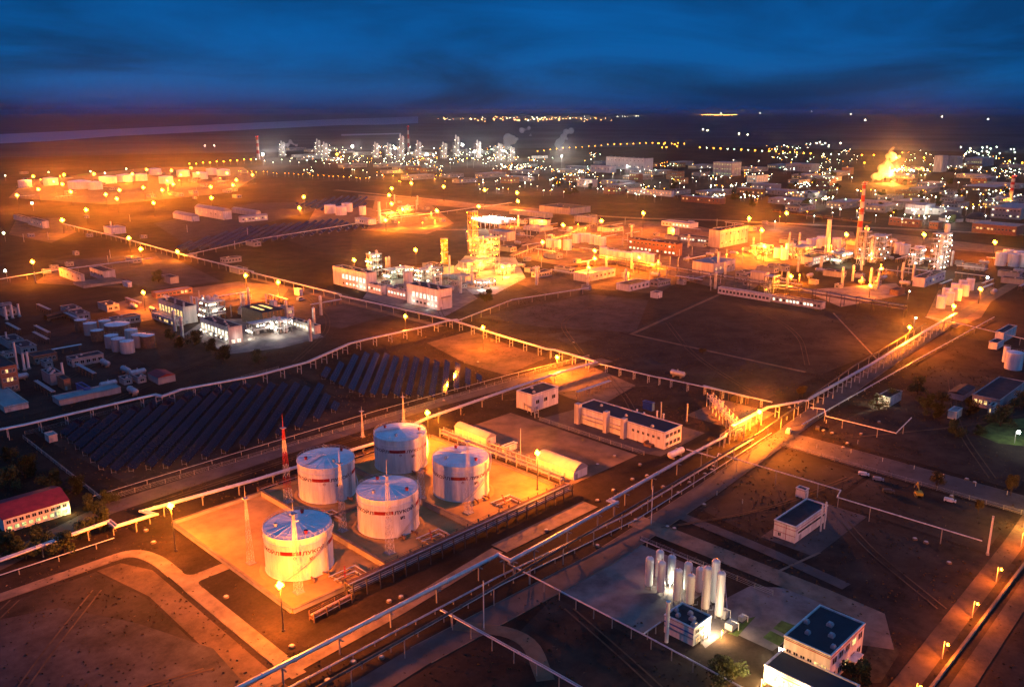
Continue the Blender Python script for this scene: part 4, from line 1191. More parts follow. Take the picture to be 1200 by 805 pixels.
for k in range(7): part('column', MB().box(LX * k / 6 - .2, -.5, 0, LX * k / 6 + .2, -.003, h), 'rust', t)
for k in range(5): part('wall_lamp', bpy.data.meshes['wall_lamp'], None, t, (LX * (k + .5) / 5, -.9, h * (.2 + .15 * (k % 3))))
lamp_light(t, (LX * .3, -5, 5), (1, .85, .55), 5000, .4)
building('white stair tower at the end of the dark process shed', (322, 371, 317, 326, 354), 'white', 'roofpale', name='stair_tower')
building('white block behind the stair tower', (336, 372, 326, 345, 362), 'white', 'roofdark', vents=2, wr=(4, 1), p=.5)
t = building('low lit workshop at the end of the plant with an orange end wall', (369, 392, 337, 376, 383), 'plaster', 'roofdark', vents=5, wl=(9, 1), lit=2, p=1.0)
lamp_light(t, (-2.5, dims(t)[1] * .3, 3), (1, .85, .55), 3500, .4)
building('small white gatehouse beside the end of the dark strip', (351, 347, 345, 355, 340), 'white', 'roofpale', name='hut', cat='hut')
t = building('low white pump station with a mast below the far tank farm', (131, 275, 122, 148, 268), 'white', 'roofpale', name='pump_station')
building('white walled compound building, left of two in the lit fields', (96, 333, 70, 100, 323), 'plaster', 'roofdark', wl=(4, 1), p=0)
building('white walled compound building, right of two in the lit fields', (122, 329, 106, 136, 319), 'plaster', 'roofdark', wl=(4, 1), p=0)
building('long pale ramp slab in front of the compound buildings', (98, 338, 86, 145, 335), 'concrete', 'roadconc', parapet=False, door=False, name='loading_ramp', cat='ramp')
building('tiny white kiosk in the field below the compound', (150, 337, 144, 155, 332), 'white', 'roofpale', name='hut', cat='hut')
building('dark low shed with a tree beside it', (200, 333, 190, 210, 326), 'grey', 'roofdark', name='shed', cat='shed')
building('brick furnace block under the lone white stack', (76, 458, 68, 84, 446), 'brick', 'roofdark')
building('orange brick store behind the two white stacks', (40, 428, 33, 68, 419), 'brick', 'roofdark', wr=(5, 1), p=0)
building('brick works block cut by the picture edge', (4, 462, -20, 24, 432), 'brick', 'roofdark', wl=(4, 3), wr=(4, 3), p=.1)
building('long dark store with ventilators in front of the brick block', (60, 452, 50, 74, 440), 'grey', 'roofdark', vents=6)
building('low blue tarpaulin covered store by the old works', (100, 464, 90, 107, 456), 'bluepaint', 'roofblue', name='shed', cat='shed')
building('long low grey store along the pale pipe rack', (70, 476, 62, 142, 470), 'grey', 'roofpale', name='shed', cat='shed')
building('low grey annex beside the old works road', (6, 484, -20, 34, 478), 'plaster', 'roofpale', name='shed', cat='shed')
building('long dark red roofed shed behind the pale pipe rack', (186, 451, 174, 206, 443), 'grey', 'roofred', 'gable', name='shed', cat='shed')

# --- white plant halls in the middle
t = building('white plant hall with two rows of lit windows, left of the pair', (430, 342, 391, 442, 321), 'white', 'roofdark', vents=8)
LX, LY, h = dims(t); window_row(t, 'l', LY * .75, h * .58, 7, 2, 1.0, h * .26, wmax=3.2); window_row(t, 'l', LY * .75, h * .2, 7, 2, .6, 1.8)
lamp_light(t, (-4, LY * .15, 4), (1, .95, .8), 8000, .5)
building('low white annex joined to the left of the white plant halls', (447, 346, 431, 453, 336), 'white', 'roofdark', vents=2, wl=(5, 1), lit=2, p=.6)
t = building('white plant hall with large lit windows and a bracket on its end wall', (514, 364, 477, 530, 341), 'white', 'roofdark', vents=9)
LX, LY, h = dims(t); window_row(t, 'l', LY * .85, h * .56, 7, 2, 1.0, h * .26, wmax=3.2); window_row(t, 'l', LY * .85, h * .2, 7, 2, .6, 1.8)
part('canopy', MB().box(LX * .2, -1.2, h * .6, LX * .85, -.003, h * .66).box(LX * .2, -1.2, h * .3, LX * .2 + .3, -.9, h * .597), 'roofpale', t)
lamp_light(t, (-4, LY * .2, 4), (1, .95, .8), 8000, .5); lamp_light(t, (-4, LY * .8, 4), (1, .95, .8), 7000, .5)
building('white link block with dark roof between the plant halls', (476, 352, 454, 481, 342), 'white', 'roofdark', vents=3, wl=(6, 1), lit=2, p=.7)
building('white stair tower between the plant halls', (479, 340, 473, 484, 320), 'white', 'roofpale', name='stair_tower')
building('dark long shed behind the white plant halls', (520, 322, 495, 532, 314), 'grey', 'roofdark', vents=4)
building('low white shed in front of the glowing towers', (545, 331, 530, 556, 325), 'plaster', 'roofpale')
# --- middle right blocks
B3 = [
    ('brown process hall with a lit window row and roof humps', (792, 301, 736, 799, 287), 'brick', 'roofdark', dict(wl=(12, 2), lit=2, p=.5, vents=8)),
    ('pale flat roofed shed below the sodium mast', (687, 331, 672, 721, 322), 'plaster', 'roofpale', dict(wr=(7, 1), p=.1)),
    ('white ended shed with a dark roof beside the conveyor rack', (737, 342, 722, 761, 335), 'white', 'roofdark', dict(wr=(5, 1), p=0)),
    ('small blue roofed kiosk on the field edge', (770, 350, 762, 776, 344), 'white', 'roofblue', dict(name='hut', cat='hut')),
    ('yellow lit block with a white stack, beside the conveyor rack', (836, 323, 811, 861, 310), 'plaster', 'roofpale', dict(vents=3, wr=(5, 1), p=.4)),
    ('tall orange lit block above the bright yard', (843, 291, 830, 876, 271), 'plaster', 'roofdark', dict(vents=6, wr=(7, 2), p=.2)),
    ('long grey workshop before the tall orange block', (838, 288, 797, 845, 281), 'grey', 'roofdark', dict(wl=(12, 1), lit=2, p=.6)),
    ('yellow box shaped store behind the long white fronted building', (896, 333, 879, 901, 321), 'plaster', 'roofpale', dict(door=False)),
    ('long white fronted building on the field edge with a pale canopy', (902, 354, 841, 906, 347), 'white', 'roofpale', dict(wl=(14, 1), p=0)),
    ('long low building with a lit blue white front on the field edge', (962, 363, 904, 967, 356), 'plaster', 'roofdark', dict(wl=(14, 1), lit=2, p=.6)),
    ('white workshop with lit glass side right of the bright yard', (952, 311, 938, 970, 303), 'white', 'roofdark', dict(wr=(6, 2), lit=2, p=.9)),
    ('white block with dark roof below the twinkling light tower', (1083, 337, 1069, 1107, 327), 'white', 'roofdark', dict(vents=4, wr=(6, 1), p=.1)),
    ('open frame shed on the edge of the gravel yard', (1052, 347, 1042, 1060, 341), 'rust', 'roofdark', dict(name='shed', cat='shed', door=False)),
    ('orange building below the bright fan deck', (594, 283, 573, 604, 273), 'plaster', 'roofpale', dict(wl=(5, 1), p=.5)),
    ('white flat roofed warehouse right of the fan deck', (633, 272, 613, 648, 268), 'plaster', 'roofpale', dict(name='warehouse')),
    ('orange lit store behind the white warehouse', (641, 265, 620, 645, 259), 'plaster', 'roofdark', dict()),
    ('long building with a bright pale roof, left arm', (640, 256, 597, 648, 251), 'grey', 'roofpale', dict(name='warehouse')),
    ('pale roofed warehouse at the far end of the bright roof', (694, 262, 674, 700, 256), 'grey', 'roofpale', dict(name='warehouse')),
    ('dark blue roofed hall behind the bright pale roof', (668, 252, 632, 692, 245), 'grey', 'roofblue', dict(name='warehouse', vents=3)),
    ('box store beside the lit road junction', (716, 273, 700, 730, 268), 'plaster', 'roofdark', dict(wr=(4, 1), p=.3)),
    ('yellow lit gable store past the junction', (790, 276, 782, 796, 268), 'plaster', 'roofpale', dict(door=False)),
    ('white lit depot at the end of the glowing road', (808, 268, 775, 818, 263), 'white', 'roofpale', dict(wl=(8, 1), lit=2, p=.8)),
    ('white arched hall with lit sides in the dark fields', (262, 258, 229, 272, 248), 'white', 'roofpale', dict(wl=(6, 1), lit=1, p=.8)),
    ('low white gabled hall left of the arched hall', (225, 260, 203, 234, 254), 'white', 'roofpale', dict()),
    ('long white shed with a lit front right of the arched hall', (283, 261, 280, 314, 255), 'white', 'roofpale', dict(wr=(8, 1), p=.5)),
    ('pale plant house behind the arched hall', (300, 254, 272, 306, 249), 'plaster', 'roofpale', dict(vents=6)),
    ('white hut beside the four tanks by the far solar rows', (432, 264, 416, 441, 258), 'white', 'roofpale', dict(wl=(6, 1), p=.2)),
    ('orange low building, left of the lit compound by the first masts', (34, 262, 16, 40, 257), 'plaster', 'roofdark', dict()),
    ('orange low building, right of the lit compound by the first masts', (50, 268, 33, 58, 260), 'plaster', 'roofdark', dict(wl=(5, 1), p=.3)),
    ('dark hall right of the road, second storey roof over the shrubs', (1170, 482, 1138, 1200, 470), 'grey', 'roofdark', dict(wl=(5, 1), p=.2)),
    ('dark roofed store beside the small lit gable', (1128, 470, 1110, 1142, 463), 'grey', 'roofdark', dict(name='shed', cat='shed')),
    ('tiny white hut with pink light by the dark shrubs', (1120, 492, 1110, 1127, 484), 'white', 'roofpale', dict(name='hut', cat='hut')),
    ('small hut with one glowing window among the shrubs', (1162, 487, 1157, 1167, 477), 'plaster', 'roofdark', dict(name='hut', cat='hut', wl=(1, 1), lit=1, p=1)),
    ('blue roofed white mill house by the white tank, upper one', (1175, 402, 1165, 1190, 391), 'white', 'roofblue', dict()),
    ('blue roofed white cabin by the white tank, lower one', (1168, 410, 1158, 1176, 403), 'white', 'roofblue', dict(name='cabin', cat='cabin')),
]
for lab, sv, wm, rm, kw in B3:
    st = 'vault' if 'arched' in lab else ('gable' if 'gable' in lab else 'flat'); building(lab, sv, wm, rm, st, **kw)


# ================================================================== VERTICAL TANKS, STACKS
def small_tank(label, x, y, r, h, m='tank', group=None, parts=True):
    t = thing('storage_tank', label, 'storage tank', (x, y, 0), random.uniform(0, 6), group)
    mb = MB(); mb.cyl((0, 0, 0), (0, 0, h), r, r, 28, 0, False); ring_tube(mb, r, h - .08, .1, 28); ring_tube(mb, r, h * .5, .06, 28)
    part('shell', mb, m, t)
    part('roof', MB().cyl((0, 0, h), (0, 0, h + r * .13), r, r * .1, 28), 'tankroof', t)
    if parts:
        mb = MB()
        for s in (-.3, .3): mb.bar((r + .2, s, 0), (r + .2, s, h + 1), .05)
        for k in range(int(h)): mb.bar((r + .2, -.3, k + .4), (r + .2, .3, k + .4), .04)
        part('ladder', mb, 'steel', t)
        mb = MB(); ring_tube(mb, r - .1, h + 1, .05, 24)
        for k in range(12): a = 2 * pi * k / 12; mb.bar(((r - .1) * cos(a), (r - .1) * sin(a), h), ((r - .1) * cos(a), (r - .1) * sin(a), h + 1), .04)
        part('handrail', mb, 'steel', t)
    return t


OLD = [(96, 388, 4, 8, 'rust', 'old brown tank at the far left of the dark tank group'), (107, 392, 4.2, 8, 'grey', 'grey tank beside the far left one in the dark group'),
       (115, 399, 4, 7, 'rust', 'squat rusty tank in front of the grey one'), (124, 389, 4, 8, 'grey', 'grey tank in the back row of the dark group'),
       (139, 395, 8, 9, 'rust', 'widest tank of the dark group'), (132, 407, 4.2, 8, 'grey', 'grey tank at the front left of the dark group'),
       (140, 411, 4.2, 8, 'grey', 'grey tank in the front middle of the dark group'), (150, 413, 4.2, 7.5, 'plaster', 'rose lit tank at the front right of the dark group'),
       (155, 400, 4, 8, 'plaster', 'pale tank behind the front right one of the dark group'), (164, 406, 4.5, 8, 'grey', 'blue grey tank near the lit yard corner'),
       (174, 407, 4.5, 8, 'rust', 'dark red tank against the lit yard corner')]
for px, py, r, h, m, lab in OLD: x, y, _ = at(px, py); small_tank(lab, x, y, r, h, m)
VES = [(1102, 361, 'front left'), (1112, 357, 'front second'), (1121, 352, 'front third'), (1130, 347, 'front right'), (1108, 352, 'back left'), (1118, 346, 'back second'), (1127, 342, 'back third'), (1136, 340, 'back right')]
for px, py, lab in VES:
    x, y, _ = at(px, py); small_tank(f'squat storage vessel by the main road mast, {lab} of two rows', x, y, 3.2, 9.5, 'tank', 'squat vessels by the main road')
x, y, _ = at(1187, 432); small_tank('large white tank by the blue roofed mill', x, y, 4.6, 10); x, y, _ = at(1178, 424); small_tank('slim white tank beside the large white one by the mill', x, y, 1.8, 9)
MID = [(644, 290, 4, 9), (653, 291, 4, 9), (665, 293, 4.5, 11), (675, 285, 4, 10), (681, 284, 4, 10), (688, 284, 4, 10), (694, 286, 4, 10), (700, 287, 4, 10), (706, 288, 4, 9)]
MID2 = [(707, 300, 4, 9), (715, 302, 4, 8), (722, 303, 4, 8), (729, 304, 4, 8), (737, 305, 4, 8), (745, 305, 4.5, 9), (755, 306, 4.5, 9), (762, 307, 4, 8)]
for i, (px, py, r, h) in enumerate(MID): x, y, _ = at(px, py); small_tank('white lit tank in the back row of the middle tank field', x, y, r, h, 'tank', 'back row of middle tanks')
for i, (px, py, r, h) in enumerate(MID2): x, y, _ = at(px, py); small_tank('orange lit tank in the front row before the brown process hall', x, y, r, h, 'tank', 'front row of middle tanks')
R3_ = [(911, 302, 4), (919, 304, 4), (926, 297, 5), (934, 300, 4), (941, 294, 5), (950, 291, 5), (957, 290, 5), (963, 288, 6), (980, 290, 5)]
for px, py, r in R3_: x, y, _ = at(px, py); small_tank('yellow lit tank in the cluster left of the striped chimney', x, y, r, 10, 'tank', 'yellow tanks left of the chimney')
for px, py, r in [(1060, 299, 5), (1077, 301, 5), (1052, 297, 4)]: x, y, _ = at(px, py); small_tank('orange lit tank behind the twinkling process towers', x, y, r, 11, 'tank', 'orange tanks behind the process towers')
for px, py, r in [(1172, 311, 5), (1180, 307, 5), (1187, 312, 5), (1194, 309, 6), (1201, 313, 5)]: x, y, _ = at(px, py); small_tank('orange lit tank in the cluster at the picture edge', x, y, r, 12, 'tank', 'orange tanks at the picture edge')
for px, py, lab in [(387, 250, 'front left'), (400, 252, 'front right'), (407, 248, 'back'), (425, 252, 'lone small')]: x, y, _ = at(px, py); small_tank(f'white tank by the far solar rows, {lab} of four', x, y, 8 if 'lone' not in lab else 5, 12)
FT = [(94, 221, 21), (127, 215, 17), (147, 213, 17), (165, 212, 14), (195, 215, 14), (215, 207, 14), (235, 210, 16), (248, 205, 12), (262, 206, 15), (60, 217, 14), (30, 220, 12), (182, 205, 14), (112, 222, 13)]
for px, py, r in FT: x, y, _ = at(px, py); small_tank('big pale oil tank of the hazy far tank farm', x, y, r, 14, 'tank', 'big tanks of the far tank farm', False)


def stack(label, px, py, ty, r, m='white', name='exhaust_stack', cat='stack', collar=True):
    x, y, _ = at(px, py); h = max(3, height_of(x, y, ty)); mb = MB(); mb.cyl((0, 0, 0), (0, 0, h), r, r * .85, 12)
    t = thing(name, label, cat, (x, y, 0)); part('shaft', mb, m, t); part('rim', MB().cyl((0, 0, h), (0, 0, h + .5), r, r, 12), 'steel', t)
    part('base', MB().cyl((0, 0, 0.02), (0, 0, .8), r * 1.7, r * 1.5, 12), 'concrete', t)
    return t


for px, py, ty, r, lab in [(8, 375, 360, .8, 'left of three short stacks by the long dark store'), (15, 373, 358, .8, 'middle of three short stacks by the long dark store'), (23, 371, 357, .8, 'right of three short stacks by the long dark store'),
                           (9, 405, 390, .6, 'lone short stack left of the tall one in the old works'), (21, 433, 402, .6, 'tall thin white stack in the old works'), (29, 434, 415, .8, 'left of twin white stacks in the old works'),
                           (34, 432, 413, .8, 'right of twin white stacks in the old works'), (75, 446, 426, .7, 'white stack rising over the brick furnace block'),
                           (841, 321, 296, 1.4, 'white stack against the yellow lit block'), (226, 366, 348, 1.2, 'left yellow lit column behind the twin plant halls'), (232, 367, 349, 1.2, 'middle yellow lit column behind the twin plant halls'),
                           (239, 367, 347, 1.2, 'right yellow lit column behind the twin plant halls'), (284, 372, 343, .5, 'thin pole stack between the twin plant halls'), (313, 366, 345, .5, 'thin pole stack over the dark process shed'),
                           (369, 384, 368, .5, 'thin stack on the low lit workshop'), (131, 273, 260, 1.0, 'slim white stack over the low pump station'), (527, 326, 300, .9, 'dark slim column behind the right white plant hall'),
                           (969, 295, 258, 2.5, 'tapered brown shaft in the dark strip left of the chimney'), (1157, 650, 606, .35, 'white upright pipe at the end of the slim jogged pipe'),
                           (567, 738, 682, .18, 'slim lamp pole by the road near the picture foot'), (763, 615, 571, .2, 'slim lamp pole in the road verge right of the tanks'), (445, 262, 237, 2.0, 'tall orange lit column in the lit yard'),
                           (787, 672, 648, .1, 'thin lightning rod among the silos'), (610, 535, 503, .15, 'thin light pole in the yard before the small pump house')]:
    stack(('slim ' if 'stack' not in lab[:12] and False else '') + lab, px, py, ty, r)


def chimney(label, px, py, ty, r0, r1, bands, plain=.35, lit=None):
    x, y, _ = at(px, py); h = height_of(x, y, ty); t = thing('chimney', label, 'chimney', (x, y, 0)); f = lambda z: r0 + (r1 - r0) * z / h
    part('shaft', MB().cyl((0, 0, 0), (0, 0, h * plain), r0, f(h * plain), 24), 'concrete', t)
    for k in range(bands):
        z0 = h * (plain + (1 - plain) * k / bands); z1 = h * (plain + (1 - plain) * (k + 1) / bands)
        part('band', MB().cyl((0, 0, z0 + .002), (0, 0, z1), f(z0), f(z1), 24), 'red' if (bands - k) % 2 else 'plaster', t)
    for z in (h * .6, h * .97):
        mb = MB(); mb.cyl((0, 0, z), (0, 0, z + .3), f(z) + 1.2, f(z) + 1.2, 20); ring_tube(mb, f(z) + 1.1, z + 1.3, .06, 20); part('gallery', mb, 'steel', t)
    mb = MB(); ball(mb, (f(h) + .9, 0, h - .2), .5); ball(mb, (-f(h) - .9, 0, h - .2), .5); ball(mb, (0, -f(h) - .9, h - .2), .5); part('beacon', mb, 'redlamp', t)
    return t


chimney('tall red and white striped chimney with a pale shaft', 1004, 303, 214, 3.2, 1.45, 7, .42)
chimney('small red and white chimney rising from the lit sheds at the picture edge', 1183, 241, 206, 3.6, 2.6, 5, .5)
chimney('far red and white chimney beside a bright white floodlight', 303, 187, 160, 5, 3, 6, .1)
chimney('thin far red and white chimney at the distant skyline', 479, 181, 148, 4, 2.2, 6, .1)


# ================================================================== PROCESS UNITS
def process_tower(label, x, y, w, d, h, levels, lens, nl, col, watts, m='darksteel', lr=.45, vessels=3, name='process_tower', group=None):
    """open steel structure with decks, vessels, pipes and its own lamps"""
    t = thing(name, label, 'process tower', (x, y, 0), 0, group)
    fr = MB()
    for i in range(3):
        for j in range(3): fr.box(w * i / 2 - .25, d * j / 2 - .25, 0, w * i / 2 + .25, d * j / 2 + .25, h)
    for k in range(levels):
        z0, z1 = h * k / levels, h * (k + 1) / levels
        fr.bar((0, 0, z0), (w, 0, z1), .15).bar((w, 0, z0), (0, 0, z1), .15).bar((0, 0, z0), (0, d, z1), .15).bar((0, d, z0), (0, 0, z1), .15)
        for q in (.5, 1): fr.bar((0, d * q, z1 - .3), (w, d * q, z1 - .3), .15); fr.bar((w * q, 0, z1 - .3), (w * q, d, z1 - .3), .15)
    part('frame', fr, m, t)
    for k in range(1, levels + 1):
        z = h * k / levels; mb = MB().box(-.6, -.6, z, w + .6, d + .6, z + .2)
        for q in (.6, 1.1):
            mb.bar((-.6, -.6, z + q), (w + .6, -.6, z + q), .06); mb.bar((-.6, -.6, z + q), (-.6, d + .6, z + q), .06)
        part('deck', mb, 'steel', t)
    for k in range(vessels):
        r = min(w, d) * random.uniform(.12, .2); vx, vy = w * (k + .7) / (vessels + .5), d * random.uniform(.25, .75); hh = h * random.uniform(.7, 1.25)
        mb = MB(); mb.cyl((0, 0, 0), (0, 0, hh), r, r, 14, 0, False); mb.cyl((0, 0, hh), (0, 0, hh + r * .6), r, r * .2, 14)
        part('vessel', mb, random.choice(('clad', 'plaster', 'steel')), t, (vx, vy, 0))
    mb = MB()
    for k in range(8):
        z = h * random.uniform(.1, .95); mb.tube([(random.uniform(0, w), -.9, z), (random.uniform(0, w), -.9, z)], .2, 6); mb.tube([(-.9, random.uniform(0, d), 0), (-.9, random.uniform(0, d), z)], .2, 6)
    mb.tube([(-.9, 0, h * .5), (-.9, d, h * .5)], .2, 6); mb.tube([(-.9, -.9, h * .5), (w, -.9, h * .5)], .2, 6); mb.tube([(-.9, -.9, h * .5), (-.9, 0, h * .5)], .2, 6)
    part('pipework', mb, 'clad', t)
    lm = MB(); ball(lm, (0, 0, 0), lr * (.75 if lens != 'sodium' else .8), 0, 7, 4); lme = lm.mesh('lamp', lens)
    for k in range(int(nl * .85)):
        z = h * (1 + k % levels) / levels - 1.2
        if k % 2: p = (random.uniform(0, w), -1.2, z)
        else: p = (-1.2, random.uniform(0, d), z)
        if k >= nl * .8: p = (random.uniform(0, w), random.uniform(0, d), h + 1.6)
        part('lamp', lme, None, t, p)
    if col == YE: watts *= .42
    if watts:
        lamp_light(t, (-6, -6, h * .35), col, watts, .8); lamp_light(t, (w * .5, -5, h * .85), col, watts * .6, .8)
    return t


WH = (1.0, .93, .75); GR = (.85, 1.0, .62); YE = (1.0, .36, .04)
def unit(label, px, py, w, d, h, lv, lens, nl, col, watts, **k): x, y, _ = at(px, py); return process_tower(label, x, y, w, d, h, lv, lens, nl, col, watts, **k)


unit('tall square lattice tower glowing orange beside the fan deck', 554, 298, 7, 7, 44, 9, 'sodium', 14, YE, 90000, m='yellow', vessels=1)
unit('glowing process block at the foot of the tall lattice tower, full of yellow lamps', 566, 312, 22, 16, 26, 5, 'sodium', 46, YE, 160000, m='steel', vessels=5)
unit('low glowing pipe structure spreading before the lattice tower', 548, 321, 36, 12, 10, 2, 'sodium', 34, YE, 130000, m='steel', vessels=4)
unit('bright yellow lamp rack right of the glowing process block', 592, 323, 12, 12, 9, 2, 'sodium', 18, YE, 80000, m='steel', vessels=2)
unit('slim lit flare tower left of the glowing process block', 521, 312, 4, 4, 26, 6, 'sodium', 8, YE, 40000, m='yellow', vessels=1)
unit('white lit process tower behind the left white plant hall', 437, 325, 10, 8, 20, 4, 'greenlamp', 26, GR, 60000, vessels=3)
unit('low green lit pipe unit behind the white plant halls', 458, 328, 26, 12, 8, 2, 'greenlamp', 26, GR, 60000, vessels=4)
unit('yellow lit pipe unit behind the right white plant hall', 498, 333, 18, 12, 12, 3, 'whitelamp', 26, (1, .85, .45), 50000, vessels=4)
unit('bright low lamp rack behind the dark long shed', 565, 338, 16, 8, 6, 1, 'whitelamp', 14, WH, 30000, vessels=2)
unit('process frame crowded with lamps between the twin plant halls', 246, 378, 12, 14, 14, 3, 'whitelamp', 30, WH, 30000, vessels=4)
unit('pipe frame with white lamps before the dark process shed', 298, 394, 24, 8, 8, 2, 'whitelamp', 22, WH, 26000, vessels=3)
unit('frame of white lamps beside the low lit workshop', 328, 392, 9, 9, 9, 2, 'whitebig', 6, WH, 30000, vessels=2)
unit('twinkling process tower with white lamps from foot to top', 1104, 318, 14, 12, 34, 7, 'whitelamp', 34, WH, 90000, vessels=3)
unit('shorter lamp studded process frame left of the twinkling tower', 1076, 312, 12, 10, 16, 4, 'whitelamp', 18, WH, 50000, vessels=3)
unit('dark process frame with scattered lamps right of the striped chimney', 1030, 309, 22, 14, 26, 5, 'whitelamp', 18, WH, 20000, vessels=4)
unit('low lamp lit pipe deck at the foot of the striped chimney', 985, 310, 24, 14, 10, 2, 'greenlamp', 26, GR, 50000, vessels=4)
unit('dark furnace tower beside the striped chimney', 1013, 311, 8, 8, 32, 6, 'whitelamp', 4, WH, 8000, vessels=2)
unit('lit pump unit in the yard with the lone column', 473, 251, 20, 14, 10, 2, 'sodium', 12, YE, 90000, vessels=3)
unit('second lit pump unit in the yard with the lone column', 452, 258, 24, 16, 8, 2, 'sodium', 12, YE, 90000, vessels=3)
unit('yellow pipe unit at the foot of the bright yard', 893, 300, 22, 14, 9, 2, 'sodium', 10, YE, 60000, vessels=4)
unit('orange lit pump frame left of the striped chimney', 940, 305, 26, 14, 12, 2, 'sodium', 10, YE, 70000, vessels=4)
unit('black steel transfer tower on the conveyor like rack', 905, 345, 10, 8, 14, 3, 'sodium_far', 3, YE, 30000, vessels=1)
unit('lit sheds and pipes around the small edge chimney', 1174, 243, 40, 20, 12, 2, 'sodium', 14, YE, 160000, vessels=4)

# air cooler deck: rows of round fans on legs, rimmed with white lamps
X0, Y0, LX, LY, h = survey(585, 271, 553, 603, 262)
t = thing('fan_deck', 'bright air cooler deck of round fan stacks ringed with white lamps', 'fan deck', (X0, Y0, 0))
LX = max(LX, 24); h = 9
mb = MB()
for i in range(7):
    for x in (0, LX): mb.box(x - .3, LY * i / 6 - .3, 0, x + .3, LY * i / 6 + .3, h - .5)
    mb.bar((0, LY * i / 6, h - .8), (LX, LY * i / 6, h - .8), .2)
for x in (0, LX): mb.bar((x, 0, h - .8), (x, LY, h - .8), .2)
part('frame', mb, 'steel', t); part('deck', MB().box(-1, -1, h - .5, LX + 1, LY + 1, h), 'concrete', t)
fan = MB().cyl((0, 0, 0), (0, 0, 4.0), 3.4, 2.8, 18, 0, False); ring_tube(fan, 2.85, 4.0, .15, 18); fan.cyl((0, 0, .2), (0, 0, .4), 3.3, 3.3, 18); fm = fan.mesh('fan_stack', 'white')
lm = MB(); ball(lm, (0, 0, 0), .6, 0, 7, 4); lme = lm.mesh('lamp', 'whitebig')
ny = 12
for i in range(ny):
    for j in range(2): part('fan_stack', fm, None, t, (LX * (j + .5) / 2, LY * (i + .5) / ny, h))
    for x in (-1.5, LX + 1.5): part('lamp', lme, None, t, (x, LY * (i + .5) / ny, h + 3.2))
for k in range(4): lamp_light(t, (-5, LY * (k + .5) / 4, h + 5), WH, 70000, .8); lamp_light(t, (LX * .5, LY * (k + .5) / 4, h + 8), WH, 50000, .8)


# ================================================================== FAR SOLAR, YARD CLUTTER
P4 = lambda *q: [at(*p)[:2] for p in q]
solar_field(P4((205, 290), (285, 268), (395, 258), (430, 268), (300, 286), (215, 296)), SA, 9.0, 'far solar panel row in the dark field below the arched hall', 'far solar rows below the arched hall')
solar_field(P4((345, 240), (400, 231), (432, 232), (428, 244), (380, 249)), SA, 11.0, 'far solar panel row beside the four white tanks', 'far solar rows by the four tanks')
solar_field(P4((20, 336), (60, 342), (62, 372), (10, 370)), SA, 9.0, 'solar panel row in the dark field at the left picture edge', 'solar rows at the left edge') if False else None

# rail wagons along the dark strip, and the wagons by the old works
def wagon(label, x, y, rz, m, group):
    t = thing('goods_wagon', label, 'goods wagon', (x, y, 0), rz, group)
    part('body', MB().box(0, -1.5, 1.1, 13, 1.5, 4.2), m, t); part('roof', MB().cyl((0, 0, 3.2), (13, 0, 3.2), 1.75, 1.75, 14), 'roofdark', t)
    part('underframe', MB().box(.3, -1.2, .75, 12.7, 1.2, 1.097), 'darksteel', t)
    for q in (2, 11): part('bogie', MB().box(q - 1.2, -1.1, .05, q + 1.2, 1.1, .75), 'darksteel', t)
    return t


a0 = Vector(at(906, 249)); a1 = Vector(at(1022, 263)); d = a1 - a0; n = int(d.length / 14.5); rz = atan2(d.y, d.x)
w0 = wagon('orange lit goods wagon in the train across the dark strip', a0.x, a0.y, rz, 'rust', 'goods wagons across the dark strip')
for k in range(1, n): p = a0 + d * k / n; dup(w0, (p.x, p.y, 0), rz)
a0 = Vector(at(54, 377)); a1 = Vector(at(89, 368)); d = a1 - a0; n = max(2, int(d.length / 14)); rz = atan2(d.y, d.x)
for k in range(n): p = a0 + d * k / n; dup(w0, (p.x, p.y, 0), rz, 'pale goods wagon in the short row by the old works', 'short row of wagons by the old works')


def vehicle(label, px, py, rz, L_=5.2, w=2.0, h=2.1, m='white', cat='van', name='van'):
    x, y, _ = at(px, py); t = thing(name, label, cat, (x, y, .04), rz)
    mb = MB(); mb.add([(-L_ / 2, -w / 2, .35), (L_ / 2, -w / 2, .35), (L_ / 2, w / 2, .35), (-L_ / 2, w / 2, .35), (-L_ / 2, -w / 2, 1.1), (L_ / 2, -w / 2, .95), (L_ / 2, w / 2, .95), (-L_ / 2, w / 2, 1.1)],
                      [(3, 2, 1, 0), (4, 5, 6, 7), (0, 1, 5, 4), (1, 2, 6, 5), (2, 3, 7, 6), (3, 0, 4, 7)])
    x0, x1, x2, x3 = -L_ / 2 + .05, -L_ / 2 + .2, L_ * .18, L_ * .36; i = .14
    mb.add([(x0, -w / 2 + .02, 1.05), (x3, -w / 2 + .02, 1.0), (x3, w / 2 - .02, 1.0), (x0, w / 2 - .02, 1.05), (x1, -w / 2 + i, h), (x2, -w / 2 + i, h), (x2, w / 2 - i, h), (x1, w / 2 - i, h)], [(4, 5, 6, 7), (0, 1, 5, 4), (1, 2, 6, 5), (2, 3, 7, 6), (3, 0, 4, 7)])
    part('body', mb, m, t)
    for s in (-1, 1):
        y0 = s * (w / 2 - .06); part('side_window', MB().add([(x1 + .3, y0 + s * .03, 1.2), (x3 - .3, y0 + s * .03, 1.15), (x2 - .1, y0 - s * .05, h - .2), (x1 + .4, y0 - s * .05, h - .2)], [(0, 1, 2, 3)]), 'glass', t)
        for q in (-L_ * .32, L_ * .32): part('wheel', MB().cyl((q, s * (w / 2 - .24), .34), (q, s * (w / 2 + .01), .34), .34, .34, 14), 'tyre', t)
    part('windscreen', MB().add([(x3 + .01, -w / 2 + .15, 1.05), (x3 + .01, w / 2 - .15, 1.05), (x2 + .03, w / 2 - .25, h - .12), (x2 + .03, -w / 2 + .25, h - .12)], [(0, 1, 2, 3)]), 'glass', t)
    return t


